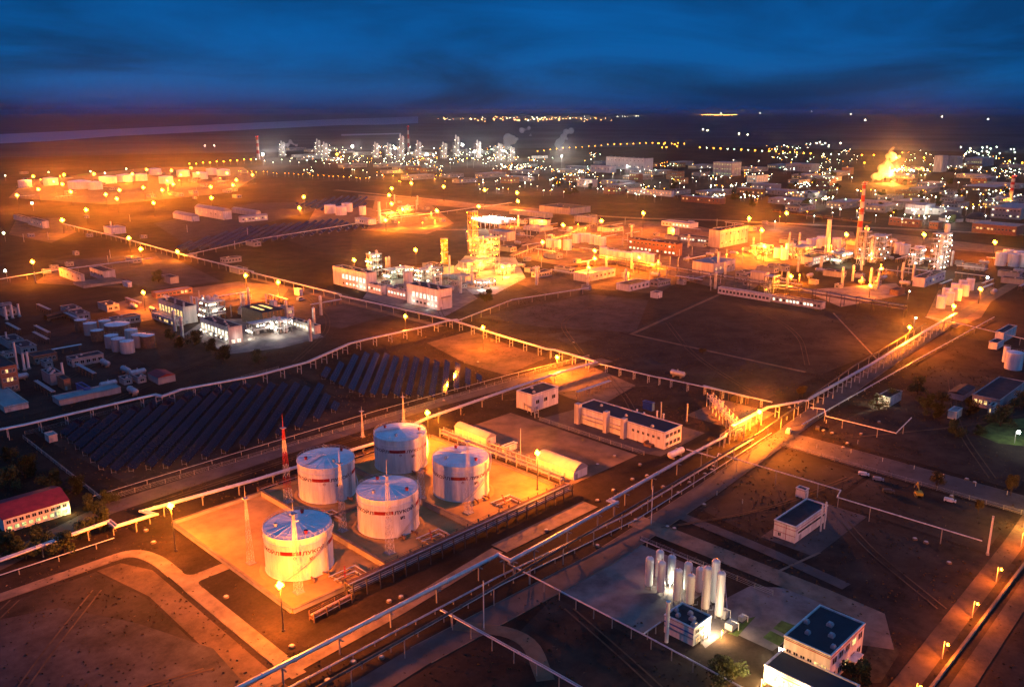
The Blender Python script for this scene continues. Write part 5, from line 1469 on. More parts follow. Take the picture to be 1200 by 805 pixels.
vehicle('white van parked under the sodium mast at the road crossing', 924, 507, .3)
vehicle('white car parked first on the verge of the wide side road', 1012, 557, -1.2, 4.3, 1.8, 1.45, 'white', 'car', 'car')
vehicle('pale car parked second on the verge of the wide side road', 1029, 563, -1.2, 4.3, 1.8, 1.45, 'roofpale', 'car', 'car')
vehicle('dark car parked beside the yellow digger', 1041, 577, -1.0, 4.4, 1.8, 1.5, 'darksteel', 'car', 'car')
vehicle('pale car past the autumn tree on the side road', 1113, 588, -1.3, 4.3, 1.8, 1.45, 'white', 'car', 'car')
vehicle('dark car standing on the road by the slim jogged pipe', 958, 503, .4, 4.4, 1.8, 1.5, 'darksteel', 'car', 'car')
vehicle('small white lorry on the track behind the process shed', 352, 352, .2, 6.5, 2.3, 2.6, 'white', 'lorry', 'lorry')
# yellow digger
x, y, _ = at(1076, 581); t = thing('digger', 'yellow digger with its arm folded beside the side road', 'digger', (x, y, .03), .6)
for s in (-1.1, 1.1): part('crawler', MB().box(-1.9, s - .3, 0, 1.9, s + .3, .85), 'darksteel', t)
part('house', MB().box(-2.0, -1.25, .95, 1.0, 1.25, 2.0), 'yellow', t); part('cab', MB().box(.2, .1, 2.003, 1.5, 1.2, 3.0), 'glass', t)
part('boom', MB().bar((1.0, -.3, 1.8), (3.6, -.3, 4.2), .28).bar((3.6, -.3, 4.2), (5.2, -.3, 2.2), .22), 'yellow', t); part('bucket', MB().box(4.8, -.9, 1.3, 5.7, .3, 2.2), 'darksteel', t)

# concrete well covers scattered on the verges
WC = [(414, 776), (447, 771), (384, 798), (456, 705), (700, 587), (719, 575), (741, 562), (758, 558), (777, 571), (808, 566), (826, 556), (834, 551), (836, 547), (700, 640), (795, 578), (745, 610), (171, 622), (180, 636), (265, 700), (342, 758),
      (925, 478), (965, 505), (975, 508), (1009, 509), (1030, 495), (993, 520), (988, 525), (1100, 563), (1133, 562), (1142, 566), (1115, 582), (825, 592), (782, 618), (790, 620), (1072, 632), (1085, 636), (1112, 660), (395, 533), (520, 470), (672, 402), (560, 425), (470, 700), (510, 690), (640, 622), (655, 580), (700, 545), (720, 535), (750, 545)]
wc = None
for px, py in WC:
    x, y, _ = at(px, py)
    if wc is None:
        wc = thing('well_cover', 'pale concrete well cover standing on the bare ground', 'well cover', (x, y, .04), .2, 'concrete well covers on the ground')
        part('ring', MB().cyl((0, 0, 0), (0, 0, .5), .9, .9, 14), 'roadconc', wc); part('lid', MB().cyl((0, 0, .503), (0, 0, .62), .6, .6, 14), 'plaster', wc)
    else: dup(wc, (x, y, .04), random.random() * 3)
# low posts along the side road and fields
bp = None
for px, py in [(957, 525), (997, 531), (1034, 541), (1071, 550), (1105, 560), (1143, 570), (1180, 580), (860, 482), (922, 492), (938, 489), (968, 496), (1005, 520), (840, 580), (870, 590)]:
    x, y, _ = at(px, py)
    if bp is None:
        bp = thing('marker_post', 'short white marker post on the road verge', 'marker post', (x, y, .02), 0, 'marker posts on the verges')
        part('post', MB().cyl((0, 0, 0), (0, 0, 1.8), .12, .12, 6), 'white', bp); part('sign_plate', MB().box(-.25, -.13, 1.3, .25, -.123, 1.7), 'yellow', bp)
    else: dup(bp, (x, y, .02))

# fence along the road behind the tanks and round the silo yard
def fence(label, x0, y0, x1, y1, step=6, h=2.0, m='steel'):
    L_ = hypot(x1 - x0, y1 - y0); t = thing('fence', label, 'fence', (x0, y0, 0), atan2(y1 - y0, x1 - x0)); n = min(98, max(2, int(L_ / step)))
    me = MB().box(-.07, -.07, 0, .07, .07, h).mesh('post', 'concrete')
    for k in range(n + 1): part('post', me, None, t, (L_ * k / n, 0, 0))
    mb = MB()
    for z in (.3, .9, 1.5, h - .1): mb.bar((0, 0, z), (L_, 0, z), .035)
    part('rail', mb, m, t)
    return t


fence('wire fence on posts between the road and the near solar field', 106, 326, 392, 322)
fence('wire fence closing the left end of the near solar field', 106, 328, 106, 420)
fence('wire fence along the back of the near solar field', 108, 424, 246, 434, 8)
fence('wire fence in front of the compressor house yard', 290, 206, 290, 268)
fence('wire fence on the far side of the silo yard', 226, 110, 226, 160)
fence('wire fence along the lit yard of the hazy tank farm', *at(60, 234)[:2], *at(300, 216)[:2], 22, 3)
fence('wire fence on the side road verge', 342, 168, 342, 60)


# ================================================================== TREES AND SHRUBS
def make_tree(name, label, cat, h, r, m, nleaf, trunk, seed, squash=1.0):
    rnd = random.Random(seed); t = thing(name, label, cat, (0, 0, 0))
    tr = MB(); top = Vector((0, 0, trunk)); tr.cyl((0, 0, 0), top, .22 * h / 6, .14 * h / 6, 7); tips = []
    cl = []
    for k in range(11):
        a = rnd.uniform(0, 6.28); rr = r * rnd.uniform(.25, .8); z = trunk + (h - trunk) * rnd.uniform(.1, .92)
        rr *= (1 - .55 * max(0, (z - trunk) / (h - trunk) - .4)); e = Vector((rr * cos(a), rr * sin(a), z)); cl.append((e, rnd.uniform(.30, .5) * r))
        tr.cyl(Vector((0, 0, trunk * rnd.uniform(.6, 1))), e, .09 * h / 6, .03, 5)
    part('trunk', tr, 'wood', t)
    lf = MB()
    for k in range(nleaf):
        c, cr = rnd.choice(cl); v = Vector((rnd.gauss(0, 1), rnd.gauss(0, 1), rnd.gauss(0, 1) * squash)).normalized() * cr * rnd.random() ** .4; p = c + v
        u = Vector((rnd.gauss(0, 1), rnd.gauss(0, 1), rnd.gauss(0, 1))).normalized(); w = u.orthogonal().normalized(); s = rnd.uniform(.14, .30) * h / 6
        lf.add([p - u * s, p + w * s * .7, p + u * s, p - w * s * .7], [(0, 1, 2, 3)])
    part('crown', lf, m, t)
    return t


TA = make_tree('tree', 'round autumn tree on the verge of the wide side road', 'tree', 7, 3.2, 'leaf', 1500, 1.8, 3)
x, y, _ = at(1097, 573); TA.location = (x, y, 0)
dup(TA, (*at(1184, 581)[:2], 0), 1.2, 'narrow orange brown tree on the side road verge near the picture edge', None, (.75, .75, 1.25))
dup(TA, (*at(860, 473)[:2], 0), 2.2, 'round brown tree beyond the pipe bridge below the posts', None, (.6, .6, .6))
dup(TA, (*at(1103, 475)[:2], 0), .4, 'broad dark tree over the shrubs in the dark yard', None, (1.3, 1.3, .95))
dup(TA, (*at(1146, 602)[:2], 0), .9, 'thin bare tree by the end of the slim jogged pipe', None, (.5, .5, .8))
dup(TA, (*at(940, 466)[:2], 0), 1.9, 'faint brown tree on the dark field by the trestle', None, (.9, .9, .9))
dup(TA, (*at(823, 415)[:2], 0), 1.4, 'faint brown bush alone on the dark field', None, (.8, .8, .5))
TG = make_tree('tree', 'x', 'tree', 6, 3.0, 'leafg', 1500, 1.2, 9)
first = True
for (px, py, s, lab, g) in [(95, 632, 1.1, 'dark tree at the right end of the red roofed office', None), (30, 655, 1.0, 'dark tree before the lit windows of the red roofed office', None), (110, 602, .9, 'dark tree behind the end of the red roofed office', None),
                            (60, 572, .9, 'dark tree behind the red roof', None), (10, 575, 1.1, 'dark tree at the picture edge behind the red roof', None), (75, 650, .9, 'low dark tree in front of the red roofed office', None), (12, 540, .8, 'grass green tree on the bank at the picture edge', None),
                            (228, 405, 1.2, 'dark tree in front of the left plant hall', None), (247, 412, 1.0, 'dark tree before the gap of the twin plant halls', None), (210, 408, .9, 'dark tree left of the ones before the plant halls', None), (262, 422, 1.1, 'dark tree before the right plant hall corner', None), (200, 398, .8, 'dark tree by the lit yard below the plant hall', None),
                            (186, 331, 1.2, 'dark fir like tree behind the rose lit shed', None), (570, 354, 1.2, 'green lit tree at the end of the white plant hall', None), (303, 425, .9, 'dark tree beside the pale rack behind the plant hall', None),
                            (1030, 480, 1.0, 'dark tree beside the lit gable wall', None), (1135, 487, 1.1, 'dark tree left of the hut with one glowing window', None), (1172, 500, 1.2, 'dark tree right of the hut with one glowing window', None), (1148, 510, .6, 'low green tree on the lit bank', None),
                            (1075, 462, 1.1, 'dark tree between the lit gable wall and the store', None), (1045, 470, .9, 'dark shrub like tree below the lit gable wall', None), (118, 622, 1.0, 'dark tree past the right end of the red roofed office, nearer the pipe', None), (50, 640, .9, 'dark tree under the lit windows of the red roofed office', None), (88, 580, 1.0, 'dark tree at the far corner of the red roof', None), (128, 590, .7, 'dark shrub in the corner of the left solar fence', None), (30, 560, 1.2, 'dark tree on the bank behind the red roof', None), (5, 655, 1.1, 'dark tree at the picture edge by the bright pipe', None), (1095, 490, 1.0, 'dark tree left of the tiny white hut', None), (1085, 478, .9, 'dark tree behind the tiny white hut', None), (1120, 512, .9, 'dark tree below the tiny white hut', None), (1197, 480, 1.1, 'dark tree at the end of the dark hall', None), (1003, 800, .8, 'bare dark tree beside the control block', None), (845, 800, .8, 'dark bush by the drive at the picture foot', None), (858, 793, .7, 'sodium lit bush by the drive at the picture foot', None)]:
    loc = (*at(px, py)[:2], 0)
    if first: TG.location = loc; TG.scale = (s, s, s); TG['label'] = lab; first = False
    else: dup(TG, loc, random.uniform(0, 6), lab, g, (s * random.uniform(1.5, 2.0), s * random.uniform(1.5, 2.0), s * 1.45))
# town trees: dark crowns between the far roofs
for k in range(46):
    px = random.uniform(880, 1195) if k < 34 else random.uniform(640, 880); py = random.uniform(200, 262) if k < 34 else random.uniform(215, 235)
    dup(TG, (*at(px, py)[:2], 0), random.uniform(0, 6), 'dark tree between the low roofs of the distant town', 'trees of the distant town', (2.6, 2.6, 2.0))

# lit gable wall in the dark yard, and lamps there
t = building('white shed with a brightly lit gable wall on the dark yard', (1042, 477, 1028, 1056, 467), 'plaster', 'roofdark', name='shed', cat='shed')
lamp_light(t, (-4, 3, 5), (1, .92, .6), 60000, .4)


sheet('lawn', P4((1140, 508), (1165, 494), (1205, 490), (1215, 525), (1170, 520)), .03, 'lawn')
# ================================================================== STREET LAMPS
def street_lamp(label, px, py, h, lens, r=.35, group=None, light=None, arm=1.4):
    x, y, _ = at(px, py, h); t = thing('street_lamp', label, 'street lamp', (x, y, 0), -2.3, group)
    part('pole', MB().cyl((0, 0, 0), (0, 0, h), .13, .08, 7).bar((0, 0, h), (arm, 0, h + .25), .06), 'steel', t)
    part('lamp_head', MB().box(arm - .2, -.2, h + .18, arm + .7, .2, h + .36), 'darksteel', t)
    mb = MB(); ball(mb, (arm + .25, 0, h + .05), r); part('lens', mb, lens, t)
    if light: lamp_light(t, (arm + .25, 0, h - .5), light[0], light[1], .3)
    return t


RED = (1.0, .19, .012)
for k, (px, py) in enumerate([(1170, 664), (1142, 704), (1107, 751), (1199, 624)]):
    street_lamp(['second', 'third', 'nearest', 'farthest'][k] + ' orange street lamp along the dark kerbed road in the corner', px, py, 5.5, 'sodium', .4, None, (RED, 15000))
street_lamp('orange street lamp at the foot of the lamp lit corner road', 1075, 800, 5.5, 'sodium', .4, None, (RED, 15000))
street_lamp('warm lamp on the drive before the control block wing', 893, 795, 6, 'sodium', .45, None, ((1, .42, .08), 22000))
street_lamp('white lamp at the foot of the silos in the back row', 785, 681, 3.0, 'whitebig', .45, None, ((1, .9, .62), 22000), .4)
street_lamp('white lamp on the grass island beside the control block', 913, 757, 5, 'whitebig', .4, None, ((1, .86, .55), 60000))
street_lamp('orange lamp under the rightmost silo', 846, 738, 2.6, 'sodium', .35, None, ((1, .5, .12), 5000), .4)
street_lamp('bright yellow white yard lamp lighting the grass at the picture edge', 1191, 505, 6, 'whitebig', .8, None, ((1, .9, .45), 160000))
street_lamp('lamp at the far end of the wide side road', 1203, 598, 7, 'sodium', .3, None, ((1, .45, .08), 22000))
for px, py, lab in [(172, 312, 'x')][:0]: pass
street_lamp('white floodlight outside the low building on the field edge', 1072, 372, 8, 'whitelamp', .6, None, (WH, 12000))
street_lamp('white floodlight before the orange tanks at the picture edge', 1156, 325, 9, 'whitebig', .9, None, (WH, 26000))
street_lamp('white lamp on the corner of the dark plant by the gravel yard', 1065, 341, 7, 'whitelamp', .5, None, (WH, 8000))
street_lamp('white lamp hung over the dark pipes below the chimney', 1000, 317, 8, 'whitelamp', .6, None, (WH, 12000))
street_lamp('greenish lamp of the works at the left picture edge, upper one', 5, 273, 10, 'greenlamp', 1.3, None, (GR, 30000))
street_lamp('greenish lamp of the works at the left picture edge, lower one', 7, 317, 10, 'greenlamp', 1.1, None, (GR, 30000))
street_lamp('white lamp in the dark field under the far tank farm', 38, 238, 12, 'greenlamp', 1.6, None, (WH, 40000))

# far and middle lamps, too small to show parts: one mesh each, shared
def lamp_mesh(h, r, lens):
    mb = MB(); mb.cyl((0, 0, 0), (0, 0, h - r), .2, .15, 5); ball(mb, (0, 0, h), r, 1, 7, 5); return mb.mesh('town_lamp', ['steel', lens])


LM = {}


QUEUE = []


def far_lamp(px, py, lens, label, group, h=10, size=1.0, light=None):
    x, y, _ = at(px, py, h); dist = hypot(x, y); r = max(.4, dist * .00034 * size); r = round(r * 4) / 4
    QUEUE.append((r / dist, x, y, r, h, lens, label, group, light))


def place_far_lamps():
    """the 290 lamps that show largest stand as objects, the faint rest are one mass of lights"""
    QUEUE.sort(key=lambda q: -q[0]); rest = MB(); ls = ['steel', 'sodium_far', 'whitelamp', 'greenlamp', 'whitebig']
    for i, (_, x, y, r, h, lens, label, group, light) in enumerate(QUEUE):
        if i < 290:
            if (h, r, lens) not in LM: LM[(h, r, lens)] = lamp_mesh(h, r, lens)
            o = single('town_lamp', LM[(h, r, lens)], None, label, 'lamp', (x, y, 0), 0, group)
            if light: lamp_light(o, (0, -r - 1.5, h - 1), *light)
        else:
            rest.cyl((x, y, 0), (x, y, h - r), .2, .15, 5); ball(rest, (x, y, h), r, ls.index(lens), 6, 4)
            if light: lamp_light(None, (x, y - r - 1.5, h - 1), *light)
    o = obj('distant_lamps', rest.mesh('distant_lamps', ls)); o['kind'] = 'stuff'; o['label'] = 'faint scattered lamps of the far plant and town'


G_T = ('small pale lamp shining among the roofs of the distant town', 'pale lamps of the distant town')
rnd = random.Random(21)
n = 0
while n < 150:
    px = rnd.uniform(600, 1200); py = rnd.uniform(186, 262)
    lo = 262 if px > 900 else 222 + (px - 600) * .05
    if py > lo - 2: continue
    if 1000 < px < 1060 and py < 222: continue
    n += 1
    far_lamp(px, py, rnd.choice(['whitelamp', 'whitelamp', 'whitelamp', 'greenlamp', 'sodium_far']), *G_T, 10, rnd.choice((.55, .75, 1.0)), (WH, 60000, 1.0) if n % 5 == 0 else None)
# row of lights along the far shore road, alternating amber and white
for k in range(17):
    px = 820 + 130 * k / 16; py = 173 + 7 * k / 16
    am = k not in (1, 4, 5, 7, 9)
    far_lamp(px, py, 'sodium_far' if am else 'greenlamp', 'amber lamp in the evenly spaced row beyond the town' if am else 'white lamp in the evenly spaced row beyond the town', 'row of lamps beyond the town' if am else 'white lamps in the row beyond the town', 12, 1.6 if am else 1.2)
for k in range(3): far_lamp(965 + k * 9, 181, 'whitelamp', 'white lamp of three past the end of the evenly spaced row', 'three white lamps past the row', 12, 1.3)
for k in range(24):
    px = 630 + 172 * k / 23; py = 177 - 9 * sin(k / 23 * 1.9) + (rnd.random() - .5)
    far_lamp(px, py, 'sodium_far', 'small amber lamp along the curved far road behind the white factory', 'amber lamps along the curved far road', 12, 1.1)
for k in range(7): far_lamp(770 + rnd.uniform(0, 34), rnd.uniform(168, 175), 'sodium_far', 'red amber lamp at the end of the curved far road', 'cluster at the end of the curved far road', 12, 1.5)
for k in range(10): far_lamp(222 + 72 * k / 9, 192 - 5.5 * k / 9 + (k % 2) * .6, 'sodium_far', 'amber lamp in the row leading to the far floodlit chimney', 'amber row to the far chimney', 12, 1.7)
for k in range(22):
    px = 300 + 210 * k / 21; far_lamp(px, 187 + (k % 3) * 1.5 + 3 * k / 21, rnd.choice(['greenlamp', 'whitelamp']), 'pale lamp in the long row before the far plant', 'pale row before the far plant', 10, 1.0)
for k in range(26):
    px = 278 + 150 * k / 25 + rnd.uniform(-2, 2); far_lamp(px, 200 + 9 * k / 25 + rnd.uniform(-.8, .8), 'sodium_far', 'small amber lamp along the far road past the tank farm', 'amber lamps along the road past the tank farm', 8, .8)
for k in range(40):
    px = rnd.uniform(360, 600); far_lamp(px, rnd.uniform(171, 187), rnd.choice(['whitelamp', 'sodium_far', 'whitelamp']), 'lamp among the towers of the far plant under the steam', 'lamps of the far plant', rnd.choice((10, 25)), rnd.choice((.9, 1.3)), (WH, 150000, 1.5) if k % 5 == 0 else None)
for k in range(44):
    px = rnd.uniform(560, 720); far_lamp(px, rnd.uniform(207, 222) + (px - 560) * .02, rnd.choice(['whitelamp', 'whitelamp', 'sodium_far']), 'small lamp in the settlement beyond the orange field', 'lamps of the settlement beyond the field', 8, .9, (WH, 40000, 1.0) if k % 6 == 0 else None)
for k in range(36):
    px = rnd.uniform(400, 560); far_lamp(px, rnd.uniform(196, 212) + (px - 400) * .02, rnd.choice(['sodium_far', 'whitelamp', 'sodium_far']), 'small lamp in the band of sheds beyond the dark strip', 'lamps in the band beyond the dark strip', 8, .8, (YE, 50000, 1.0) if k % 6 == 0 else None)
for px, py, s in [(413, 172, 6), (463, 174, 5), (500, 181, 6), (542, 170, 6), (556, 178, 5), (590, 177, 5), (308, 181, 6), (658, 183, 3), (735, 195, 3)]:
    far_lamp(px, py, 'whitebig', 'bright white floodlight of the far plant on the skyline', 'bright floodlights of the far plant', 30, s * .6, (WH, 1600000, 2.5))
for px, py in [(240, 171), (251, 171)]: far_lamp(px, py, 'whitelamp', 'one of two white lamps alone on the dark plain', 'two white lamps on the dark plain', 12, 1.6)
for px, py in [(6, 206), (57, 202), (106, 201), (148, 198), (123, 203)]: far_lamp(px, py, 'greenlamp', 'pale greenish lamp on the edge of the dark plain at the far tank farm', 'pale lamps at the far tank farm', 12, 1.6)
for px, py, l in [(395, 181, 'sodium_far'), (435, 160, 'whitelamp')][:1]: far_lamp(px, py, l, 'orange lamp alone in the far plant left of the floodlights', 'single orange lamp of the far plant', 24, 3.5, (SOD, 300000, 2))
for px, py in [(957, 168), (961, 167), (967, 168), (985, 168), (876, 158), (866, 157), (829, 153), (824, 152), (997, 134), (1104, 137), (1158, 140), (1014, 141), (891, 133), (845, 133), (951, 131)]:
    far_lamp(px, py, 'whitelamp', 'faint white light alone on the dark far plain', 'lone lights on the far plain', 12, 1.5)
for k in range(16): far_lamp(rnd.uniform(1120, 1200), rnd.uniform(172, 181), rnd.choice(['greenlamp', 'whitelamp']), 'pale lamp in the bright far quarter at the picture edge', 'lamps of the far quarter', 10, 1.4)
for px, py in [(1010, 182), (1024, 182), (1054, 184), (1083, 185), (1183, 189), (1198, 191), (1013, 191), (1035, 208), (1045, 213)]: far_lamp(px, py, 'sodium_far', 'orange lamp scattered round the orange steam', 'orange lamps round the steam', 12, 2.0)
for k in range(14): far_lamp(1046 + 36 * k / 13, 199 + rnd.uniform(-2, 2), rnd.choice(['whitelamp', 'sodium_far']), 'white lamp of the bright yard right of the orange steam', 'lamps of the yard by the steam', 10, 1.6, (WH, 90000, 1) if k % 4 == 0 else None)
for k in range(20): far_lamp(rnd.uniform(1060, 1116), rnd.uniform(240, 256), rnd.choice(['whitelamp', 'greenlamp']), 'white lamp round the floodlit depot before the dark strip', 'lamps round the floodlit depot', 8, 1.2, (WH, 60000, 1) if k % 3 == 0 else None)

# the lights of the city on the horizon: one mass nobody could count
mb = MB()
for k in range(95):
    px = rnd.triangular(505, 725, 640) if k < 90 else rnd.uniform(505, 560); py = rnd.gauss(139.2, 1.3) if px > 560 else rnd.gauss(139.5, .5)
    x, y, _ = at(px, max(136.0, min(143, py)), 10); ball(mb, (x, y, 10), rnd.choice((2, 3, 4.5)), rnd.choice((0, 0, 1)), 6, 4)
for k in range(12): x, y, _ = at(720 + rnd.uniform(0, 28), 128 + 8.5 + rnd.uniform(-.3, .3), 10); ball(mb, (x, y, 10), 3, 1, 6, 4)
for k in range(44): x, y, _ = at(823 + 55 * k / 59, 134.6 + .35 * sin(k / 19), 20); ball(mb, (x, y, 20), 5, 0, 6, 4)
M['city_amber'] = emit('city_amber_light', (1, .42, .1), 60); M['city_white'] = emit('city_white_light', (1, .85, .6), 60)
o = obj('city_lights', mb.mesh('city_lights', ['city_amber', 'city_white'])); o['kind'] = 'stuff'; o['label'] = 'distant city lights strung along the skyline'


# ================================================================== DISTANT TOWN AND PLANT BUILDINGS
T3 = [('greenish lit factory block with glowing storeys', (857, 207, 835, 868, 191), 'plaster', dict(wl=(7, 3), wr=(4, 3), lit=3, p=.9)),
      ('tall pale tower block at the end of the long grain works', (1103, 202, 1093, 1109, 183), 'plaster', dict()),
      ('long grain works block right of the tall pale tower', (1120, 198, 1107, 1127, 184), 'grey', dict(wr=(6, 2), p=.1)),
      ('long low works hall further right of the tall pale tower', (1150, 196, 1130, 1164, 186), 'grey', dict(wl=(8, 1), lit=3, p=.6)),
      ('white lit office with slanting rows of windows', (886, 215, 875, 900, 206), 'white', dict(wl=(4, 2), wr=(5, 2), lit=1, p=.8)),
      ('brick works with a lit window row', (890, 231, 863, 896, 222), 'brick', dict(wl=(9, 1), lit=1, p=.9)),
      ('long hall with a brightly lit front beside the dark strip', (787, 231, 735, 790, 224), 'white', dict(wl=(14, 1), lit=1, p=1)),
      ('square block with lit windows in the middle of the town', (748, 216, 737, 753, 204), 'brick', dict(wl=(4, 3), lit=3, p=.6)),
      ('small lit house block left in the town', (694, 220, 676, 700, 211), 'plaster', dict(wl=(6, 2), lit=1, p=.6)),
      ('large white factory hall with lamps on its yard', (755, 200, 710, 765, 186), 'white', dict(wl=(10, 2), lit=1, p=.25, vents=6)),
      ('white factory wing left of the large hall', (715, 203, 692, 722, 195), 'white', dict(wl=(6, 1), lit=1, p=.4)),
      ('floodlit white depot before the dark strip', (1083, 252, 1060, 1095, 241), 'white', dict(wl=(8, 1), wr=(4, 1), lit=2, p=.9)),
      ('red lit long hall behind the goods wagons', (843, 240, 798, 850, 233), 'brick', dict(wl=(10, 1), lit=1, p=.2)),
      ('grey long depot with one lit strip at the picture edge', (1195, 258, 1160, 1215, 245), 'grey', dict(wl=(8, 2), lit=2, p=.25)),
      ('brick building with tall arches right of the goods wagons', (1077, 267, 1041, 1080, 258), 'brick', dict(wl=(8, 1), lit=1, p=.3)),
      ('small brick store right of the arched brick building', (1099, 269, 1088, 1104, 261), 'brick', dict(wl=(3, 1), p=.2)),
      ('long brick shed at the edge of the dark strip', (1190, 277, 1138, 1200, 266), 'brick', dict(wl=(12, 1), lit=1, p=.3)),
      ('pale long roofed hall behind the striped chimney', (1040, 245, 998, 1045, 237), 'plaster', dict(wl=(8, 1), p=.1)),
      ('brown block with yellow windows far right', (1165, 228, 1127, 1175, 220), 'brick', dict(wl=(10, 1), lit=1, p=.5)),
      ('pink lit house past the evenly spaced lamp row', (994, 205, 986, 1000, 197), 'brick', dict()),
      ('wide grey hall in the far town', (950, 202, 920, 960, 193), 'grey', dict(wl=(8, 1), p=.1)),
      ('pale workshop roof between the town lamps', (905, 224, 880, 915, 217), 'grey', dict(wl=(5, 1), lit=2, p=.5))]
for lab, sv, wm, kw in T3: building(lab, sv, wm, random.choice(['roofdark', 'roofpale', 'grey']), parapet=False, door=False, **kw)
for k, (px, py) in enumerate([(1114, 259), (1146, 260)]):
    x, y, _ = at(px, py); t = thing('domed_store', ['blue domed store left of the pair before the dark strip', 'blue domed store right of the pair before the dark strip'][k], 'store', (x, y, 0)); mb = MB()
    for i in range(6): a0, a1 = pi / 2 * i / 6, pi / 2 * (i + 1) / 6; mb.cyl((0, 0, 4 + 9 * sin(a0)), (0, 0, 4 + 9 * sin(a1)), 15 * cos(a0), max(.05, 15 * cos(a1)), 24, 0, False)
    part('dome', mb, 'roofblue', t); part('wall', MB().cyl((0, 0, 0), (0, 0, 4), 15, 15, 24, 0, False), 'plaster', t); part('door', MB().box(-2, -15.3, 0, 2, -14.9, 3.5), 'white', t)
used = []
def free(x, y, a, b):
    for (u, v, c, d_) in used:
        if x < u + c and x + a > u and y < v + d_ and y + b > v: return False
    used.append((x, y, a, b)); return True


GR1 = ('low dark shed with a pale roof among the distant town roofs', 'low sheds of the distant town')
kinds = []
for k in range(4):
    a, b, h = [(36, 60, 8), (50, 24, 7), (28, 28, 11), (70, 30, 9)][k]
    t = building(GR1[0], None, ['grey', 'grey', 'brick', 'concrete'][k], ['grey', 'roofdark', 'roofdark', 'roofpale'][k], wl=(5, 1), wr=(5, 1), lit=[2, 1, 3, 1][k], p=.35, group=GR1[1], pos=(0, 0), size=(a, b, h), door=False, vents=3)
    kinds.append((t, a, b)); 
n = 0; firsts = {0, 1, 2, 3}
while n < 92:
    if n < 60: px, py = rnd.uniform(640, 1210), rnd.uniform(192, 258)
    elif n < 76: px, py = rnd.uniform(330, 640), rnd.uniform(175, 190)
    else: px, py = rnd.uniform(400, 700), rnd.uniform(196, 216)
    lo = 256 if px > 900 else 222 + (px - 600) * .05
    if n < 60 and (py > lo or (1005 < px < 1056 and py < 222)): continue
    x, y, _ = at(px, py); k = rnd.randrange(4); t, a, b = kinds[k]
    if not free(x, y, a + 8, b + 8): continue
    n += 1
    if k in firsts: firsts.discard(k); t.location = (x, y, 0)
    else: dup(t, (x, y, 0), 0)
# clutter of the plants: cabins, stores, low racks, lying vessels and poles
cl = []
t = building('x', None, 'grey', 'roofdark', wr=(2, 1), wl=(1, 1), p=.3, name='cabin', cat='cabin', pos=(0, 0), size=(7, 4.5, 3.2), vents=1); cl.append((t, 8, 6, 'small site cabin', 'cabins'))
t = building('x', None, 'grey', 'roofdark', wr=(5, 1), wl=(2, 1), p=.2, name='store', cat='store', pos=(0, 0), size=(18, 9, 4.5), vents=2); cl.append((t, 20, 11, 'low flat roofed store', 'stores'))
t = thing('pipe_rack', 'x', 'pipe rack', (0, 0, 0)); fm_ = MB().box(-.15, -1.2, 0, .15, -1, 3.4).box(-.15, 1, 0, .15, 1.2, 3.4).box(-.15, -1.2, 3.402, .15, 1.2, 3.7).mesh('frame', 'rust')
for k in range(6): part('frame', fm_, None, t, (k * 5, 0, 0))
for y in (-.8, 0, .7): part('pipe', MB().tube([(-1, y, 3.95), (26, y, 3.95)], .25, 7), 'clad', t)
cl.append((t, 28, 4, 'short pipe rack on steel frames', 'short pipe racks'))
t = horizontal_tank('x', 0, 0, 8, 1.6, 0, 'steel'); cl.append((t, 10, 5, 'lying pressure vessel', 'lying vessels'))
t = stack('x', 600, 400, 385, .35, 'steel', 'light_pole', 'pole'); cl.append((t, 3, 3, 'slim steel pole', 'slim poles'))
t = thing('column', 'x', 'process column', (0, 0, 0)); part('shell', MB().cyl((0, 0, 0), (0, 0, 14), 1.1, 1.1, 14).cyl((0, 0, 14), (0, 0, 14.8), 1.1, .3, 14), 'clad', t)
mb = MB(); [ring_tube(mb, 1.9, z, .08, 14) for z in (5, 6, 10, 11)]; [mb.bar((1.1 * cos(a), 1.1 * sin(a), z), (1.9 * cos(a), 1.9 * sin(a), z), .07) for z in (5, 10) for a in (0, 1.05, 2.1, 3.14, 4.2, 5.2)]; part('gallery', mb, 'rust', t); cl.append((t, 5, 5, 'slim process column with galleries', 'process columns'))
ZN = [((605, 262, 900, 342), 120, 'in the orange lit middle plant', (0, 1, 2, 3, 4, 4, 5, 2)), ((905, 285, 1120, 340), 72, 'in the plant round the striped chimney', (0, 1, 2, 3, 4, 5, 5)), ((190, 352, 380, 400), 26, 'round the twin plant halls', (0, 2, 3, 4, 5, 2)),
      ((435, 318, 570, 345), 34, 'behind the white plant halls', (0, 2, 3, 4, 5)), ((0, 360, 175, 470), 30, 'in the dark old works', (0, 1, 2, 3, 2)), ((20, 203, 285, 234), 40, 'in the hazy far tank farm', (1, 1, 2, 4, 0)),
      ((440, 238, 520, 262), 16, 'in the lit yard with the lone column', (0, 2, 3, 5, 4)), ((20, 255, 300, 335), 22, 'in the lit fields past the long pipe rack', (0, 1, 4, 4)), ((1110, 300, 1200, 350), 14, 'by the tanks at the picture edge', (0, 1, 2, 3, 4)),
      ((575, 255, 700, 300), 26, 'between the fan deck and the pale roofs', (0, 1, 2, 4, 4)), ((675, 440, 880, 500), 5, 'in the yards round the compressor house', (3, 2, 4))]
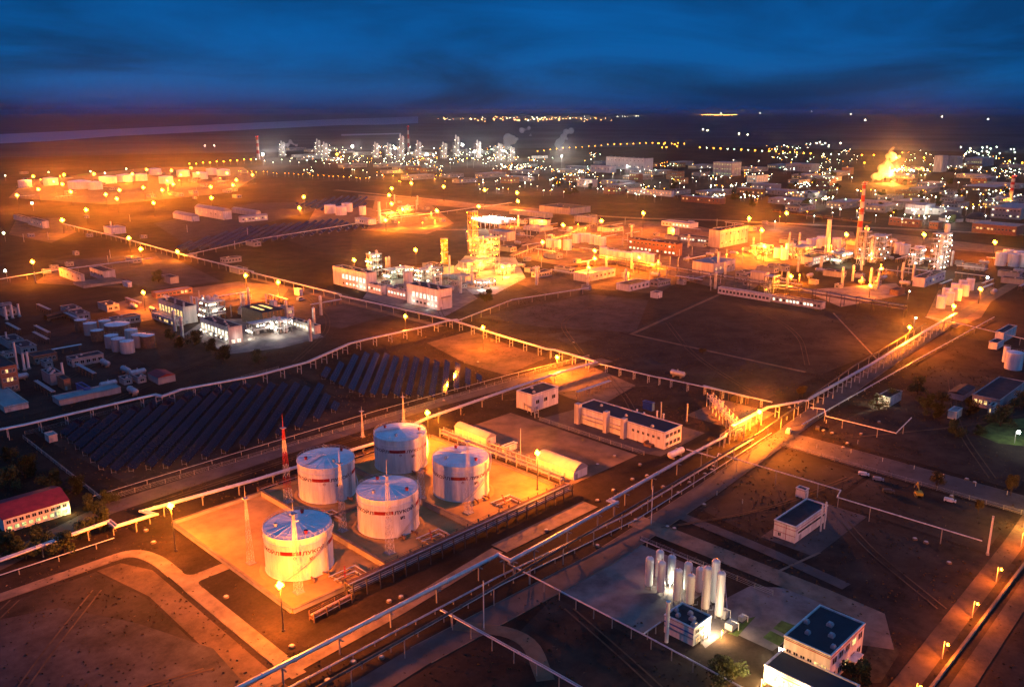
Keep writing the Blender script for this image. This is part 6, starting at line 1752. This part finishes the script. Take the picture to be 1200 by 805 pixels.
# footprints already taken by things standing there
for o in bpy.data.objects:
    if o.parent is None and 'category' in o:
        d_ = tuple(o['dims'])[:2] if 'dims' in o else ((12, 12) if 'tank' in o['category'] else ((30, 20) if 'tower' in o['category'] else None))
        if d_: used.append((o.location.x - (0 if 'dims' in o else d_[0] / 2), o.location.y - (0 if 'dims' in o else d_[1] / 2), *d_))
cf = set()
for (xa, ya, xb, yb), n, where, ks in ZN:
    c = 0; tries = 0
    while c < n and tries < 900:
        tries += 1; x, y, _ = at(rnd.uniform(xa, xb), rnd.uniform(ya, yb)); k = rnd.choice(ks); t, a, b, what, grp = cl[k]; turn = rnd.random() < .5
        A, B_ = (b, a) if turn else (a, b)
        if not free(x, y, A, B_): continue
        c += 1; pos = (x + (b if turn else 0), y, 0); rz = pi / 2 if turn else 0
        if k not in cf: cf.add(k); t.location = pos; t.rotation_euler = (0, 0, rz); t['label'] = what + ' ' + where; t['group'] = grp + ' ' + where
        else: dup(t, pos, rz, what + ' ' + where, grp + ' ' + where)
for k in range(34):  # extra lamps added at random spots to brighten the plants
    xa, ya, xb, yb = [(610, 262, 900, 335), (905, 285, 1110, 335), (30, 205, 285, 230), (440, 238, 520, 262), (580, 255, 700, 285)][k % 5]
    far_lamp(rnd.uniform(xa, xb), rnd.uniform(ya, yb), 'sodium_far', 'added small sodium lamp glowing low among the plant buildings', 'added small sodium lamps of the plants', 7, 1.0, (SOD, 90000, .5))
for k in range(1100):
    if k % 9 == 0:
        a = rnd.random()
        if a < .6: cx_, cy2 = rnd.uniform(590, 1200), rnd.triangular(178, 248, 200)
        elif a < .88: cx_, cy2 = rnd.uniform(350, 640), rnd.uniform(172, 200)
        else: cx_, cy2 = rnd.uniform(900, 1200), rnd.uniform(165, 188)
        dx_ = rnd.uniform(6, 26)
    px, py = cx_ + rnd.uniform(-dx_, dx_), cy2 + rnd.gauss(0, 1.6)
    if not 168 < py < 256: continue
    if px < 900 and py > 222 + (px - 600) * .05 or (1005 < px < 1056 and py < 222): continue
    far_lamp(px, py, rnd.choice(['whitelamp', 'greenlamp', 'whitelamp', 'sodium_far']), *G_T, rnd.choice((6, 10)), rnd.uniform(.4, .8))
place_far_lamps()
# far plant towers under the steam
FTW = [(380, 186, 30), (372, 184, 45), (440, 186, 40), (455, 184, 35), (490, 187, 45), (520, 186, 40), (535, 184, 55), (560, 186, 45), (585, 188, 40), (330, 184, 40), (600, 190, 35), (470, 186, 60)]
first = None
for px, py, h in FTW:
    x, y, _ = at(px, py)
    if first is None: first = process_tower('lamp dotted steel tower of the far plant under the steam', x, y, 18, 18, 40, 5, 'whitelamp', 8, WH, 22000, lr=.8, group='towers of the far plant')
    else: dup(first, (x, y, 0), 0, None, None, (1, 1, h / 40))


# ================================================================== STEAM
def plume(name, label, pts, m, seed, vox):
    """a drifting puff: overlapping billows fused into one closed body"""
    r_ = random.Random(seed); mb = MB()
    for a, b in zip(pts[:-1], pts[1:]):
        for k in range(11):
            u = (k + r_.random()) / 7; p = [a[i] + (b[i] - a[i]) * u for i in range(4)]
            ball(mb, (p[0] + r_.gauss(0, .6) * p[3], p[1] + r_.gauss(0, .6) * p[3], p[2] + r_.gauss(0, .4) * p[3]), p[3] * r_.uniform(.22, .75), 0, 14, 9)
    me = mb.mesh('t', m); o = bpy.data.objects.new('t', me); COL.objects.link(o)
    md = o.modifiers.new('r', 'REMESH'); md.mode = 'VOXEL'; md.voxel_size = vox
    bpy.context.view_layer.update()
    me2 = bpy.data.meshes.new_from_object(o.evaluated_get(bpy.context.evaluated_depsgraph_get())); bpy.data.objects.remove(o)
    me2.materials.clear(); me2.materials.append(M[m]); q = obj(name, me2); tag(q, label, 'steam'); return q


def vol(name, dens, col):
    m = bpy.data.materials.new(name); m.use_nodes = True; nt = m.node_tree; nt.nodes.clear(); v = nt.nodes.new('ShaderNodeVolumePrincipled')
    tc = nt.nodes.new('ShaderNodeTexCoord'); 
    v.inputs['Density'].default_value = dens; v.inputs['Color'].default_value = (*col, 1); v.inputs['Anisotropy'].default_value = 0.3
    o = nt.nodes.new('ShaderNodeOutputMaterial'); nt.links.new(v.outputs[0], o.inputs['Volume']); M[name] = m


vol('steam_air', 0.07, (.95, .95, .97)); vol('steam_thick', 0.03, (.95, .93, .9))
def up(px, py, ref, r):
    """a point of a plume over the ground spot ref at the height that photo row py shows there"""
    x, y, _ = at(*ref); dx, dy, _ = at(px, ref[1]); return (dx, dy, height_of(dx, dy, py), r)


plume('steam_plume', 'white steam drifting off the far plant, the larger of two', [up(577, 178, (580, 184), 12), up(590, 170, (590, 184), 18), up(612, 160, (612, 184), 24)], 'steam_air', 4, 6)
plume('steam_plume', 'white steam rising from the far plant, the smaller right one', [up(652, 177, (655, 184), 9), up(656, 169, (655, 184), 13), up(662, 159, (660, 184), 15)], 'steam_air', 5, 5)
plume('steam_plume', 'thin white steam left of the far floodlights', [up(327, 178, (330, 185), 7), up(333, 172, (333, 185), 9), up(343, 169, (340, 185), 10)], 'steam_air', 6, 4)
for px, py in ((584, 186), (600, 186), (656, 186), (331, 186)):  # unseen white lights added to brighten the steam plumes
    x, y, _ = at(px, py); lamp_light(None, (x - 20, y - 20, 30), WH, 2600000, 2.0)
pl = plume('flare_steam', 'huge orange lit steam cloud glowing over the flare in the town', [up(1021, 213, (1034, 214), 9), up(1030, 204, (1034, 214), 13), up(1038, 196, (1036, 214), 12), up(1042, 186, (1040, 214), 8), up(1041, 177, (1040, 214), 5), up(1044, 171, (1040, 214), 3)], 'steam_thick', 8, 2)
x, y, _ = at(1040, 214)
t = thing('flare_tower', 'slim flare tower burning inside the orange steam cloud', 'flare tower', (x, y, 0))
part('mast', lattice(MB(), 0, 50, 2.5, 1.0, 12, .15), 'darksteel', t)
mb = MB(); ball(mb, (0, 0, 0), 2.2); part('flame', mb, 'sodium', t, (0, -2, 30))
for dx, dy, z, w in ((-22, -16, 12, 1.0), (-10, -20, 32, .9), (4, -16, 52, .5), (-30, -6, 24, .6)): lamp_light(t, (dx, dy, z), (1, .32, .04), 1300000 * w, 2.0)

# ================================================================== RIVER AND FAR SHORE
def shore(name, up_, lo_, z, m):
    mb = MB(); n = len(up_); v = [at(*p) for p in up_] + [at(*p) for p in lo_]
    mb.add([(a, b, z) for a, b, _ in v], [(n + i, n + i + 1, i + 1, i) for i in range(n - 1)]); return structure(name, mb, m)


wm = bpy.data.materials.new('river_water'); wm.use_nodes = True; nt = wm.node_tree; b = nt.nodes['Principled BSDF']
b.inputs['Base Color'].default_value = (.10, .16, .23, 1); b.inputs['Roughness'].default_value = .4; b.inputs['Specular IOR Level'].default_value = .6
nz = nt.nodes.new('ShaderNodeTexNoise'); nz.inputs['Scale'].default_value = .02; nz.inputs['Detail'].default_value = 5
tc = nt.nodes.new('ShaderNodeTexCoord'); nt.links.new(tc.outputs['Object'], nz.inputs['Vector']); bp_ = nt.nodes.new('ShaderNodeBump'); bp_.inputs['Strength'].default_value = .1
nt.links.new(nz.outputs['Fac'], bp_.inputs['Height']); nt.links.new(bp_.outputs[0], b.inputs['Normal']); M['water'] = wm
xs = [-60, 0, 60, 130, 200, 270, 340, 400, 450, 490]
shore('river', [(x, 157.5 - (x / 490) * 22.0 + (1.0 if x > 400 else 0)) for x in xs], [(x, 168.5 - (x / 490) * 24 - (2 if 60 < x < 420 else 0)) for x in xs], .05, 'water')
shore('river', [(400, 157.5), (470, 156)], [(400, 159.5), (470, 157.5)], .05, 'water')
# a bright lawn patch under the lone mast of the far plain
sheet('lawn', P4((90, 205), (110, 202.5), (112, 204), (92, 207)), .03, 'lawn')

clean_dims()
labs = {}
for o in bpy.data.objects:
    if 'category' in o:
        k = o['label'].lower(); g = o.get('group') or o.name
        if k in labs and labs[k] != g: print('DUP LABEL', k)
        if len(k.split()) > 16 or len(k.split()) < 4: print('LEN', k)
        labs[k] = g
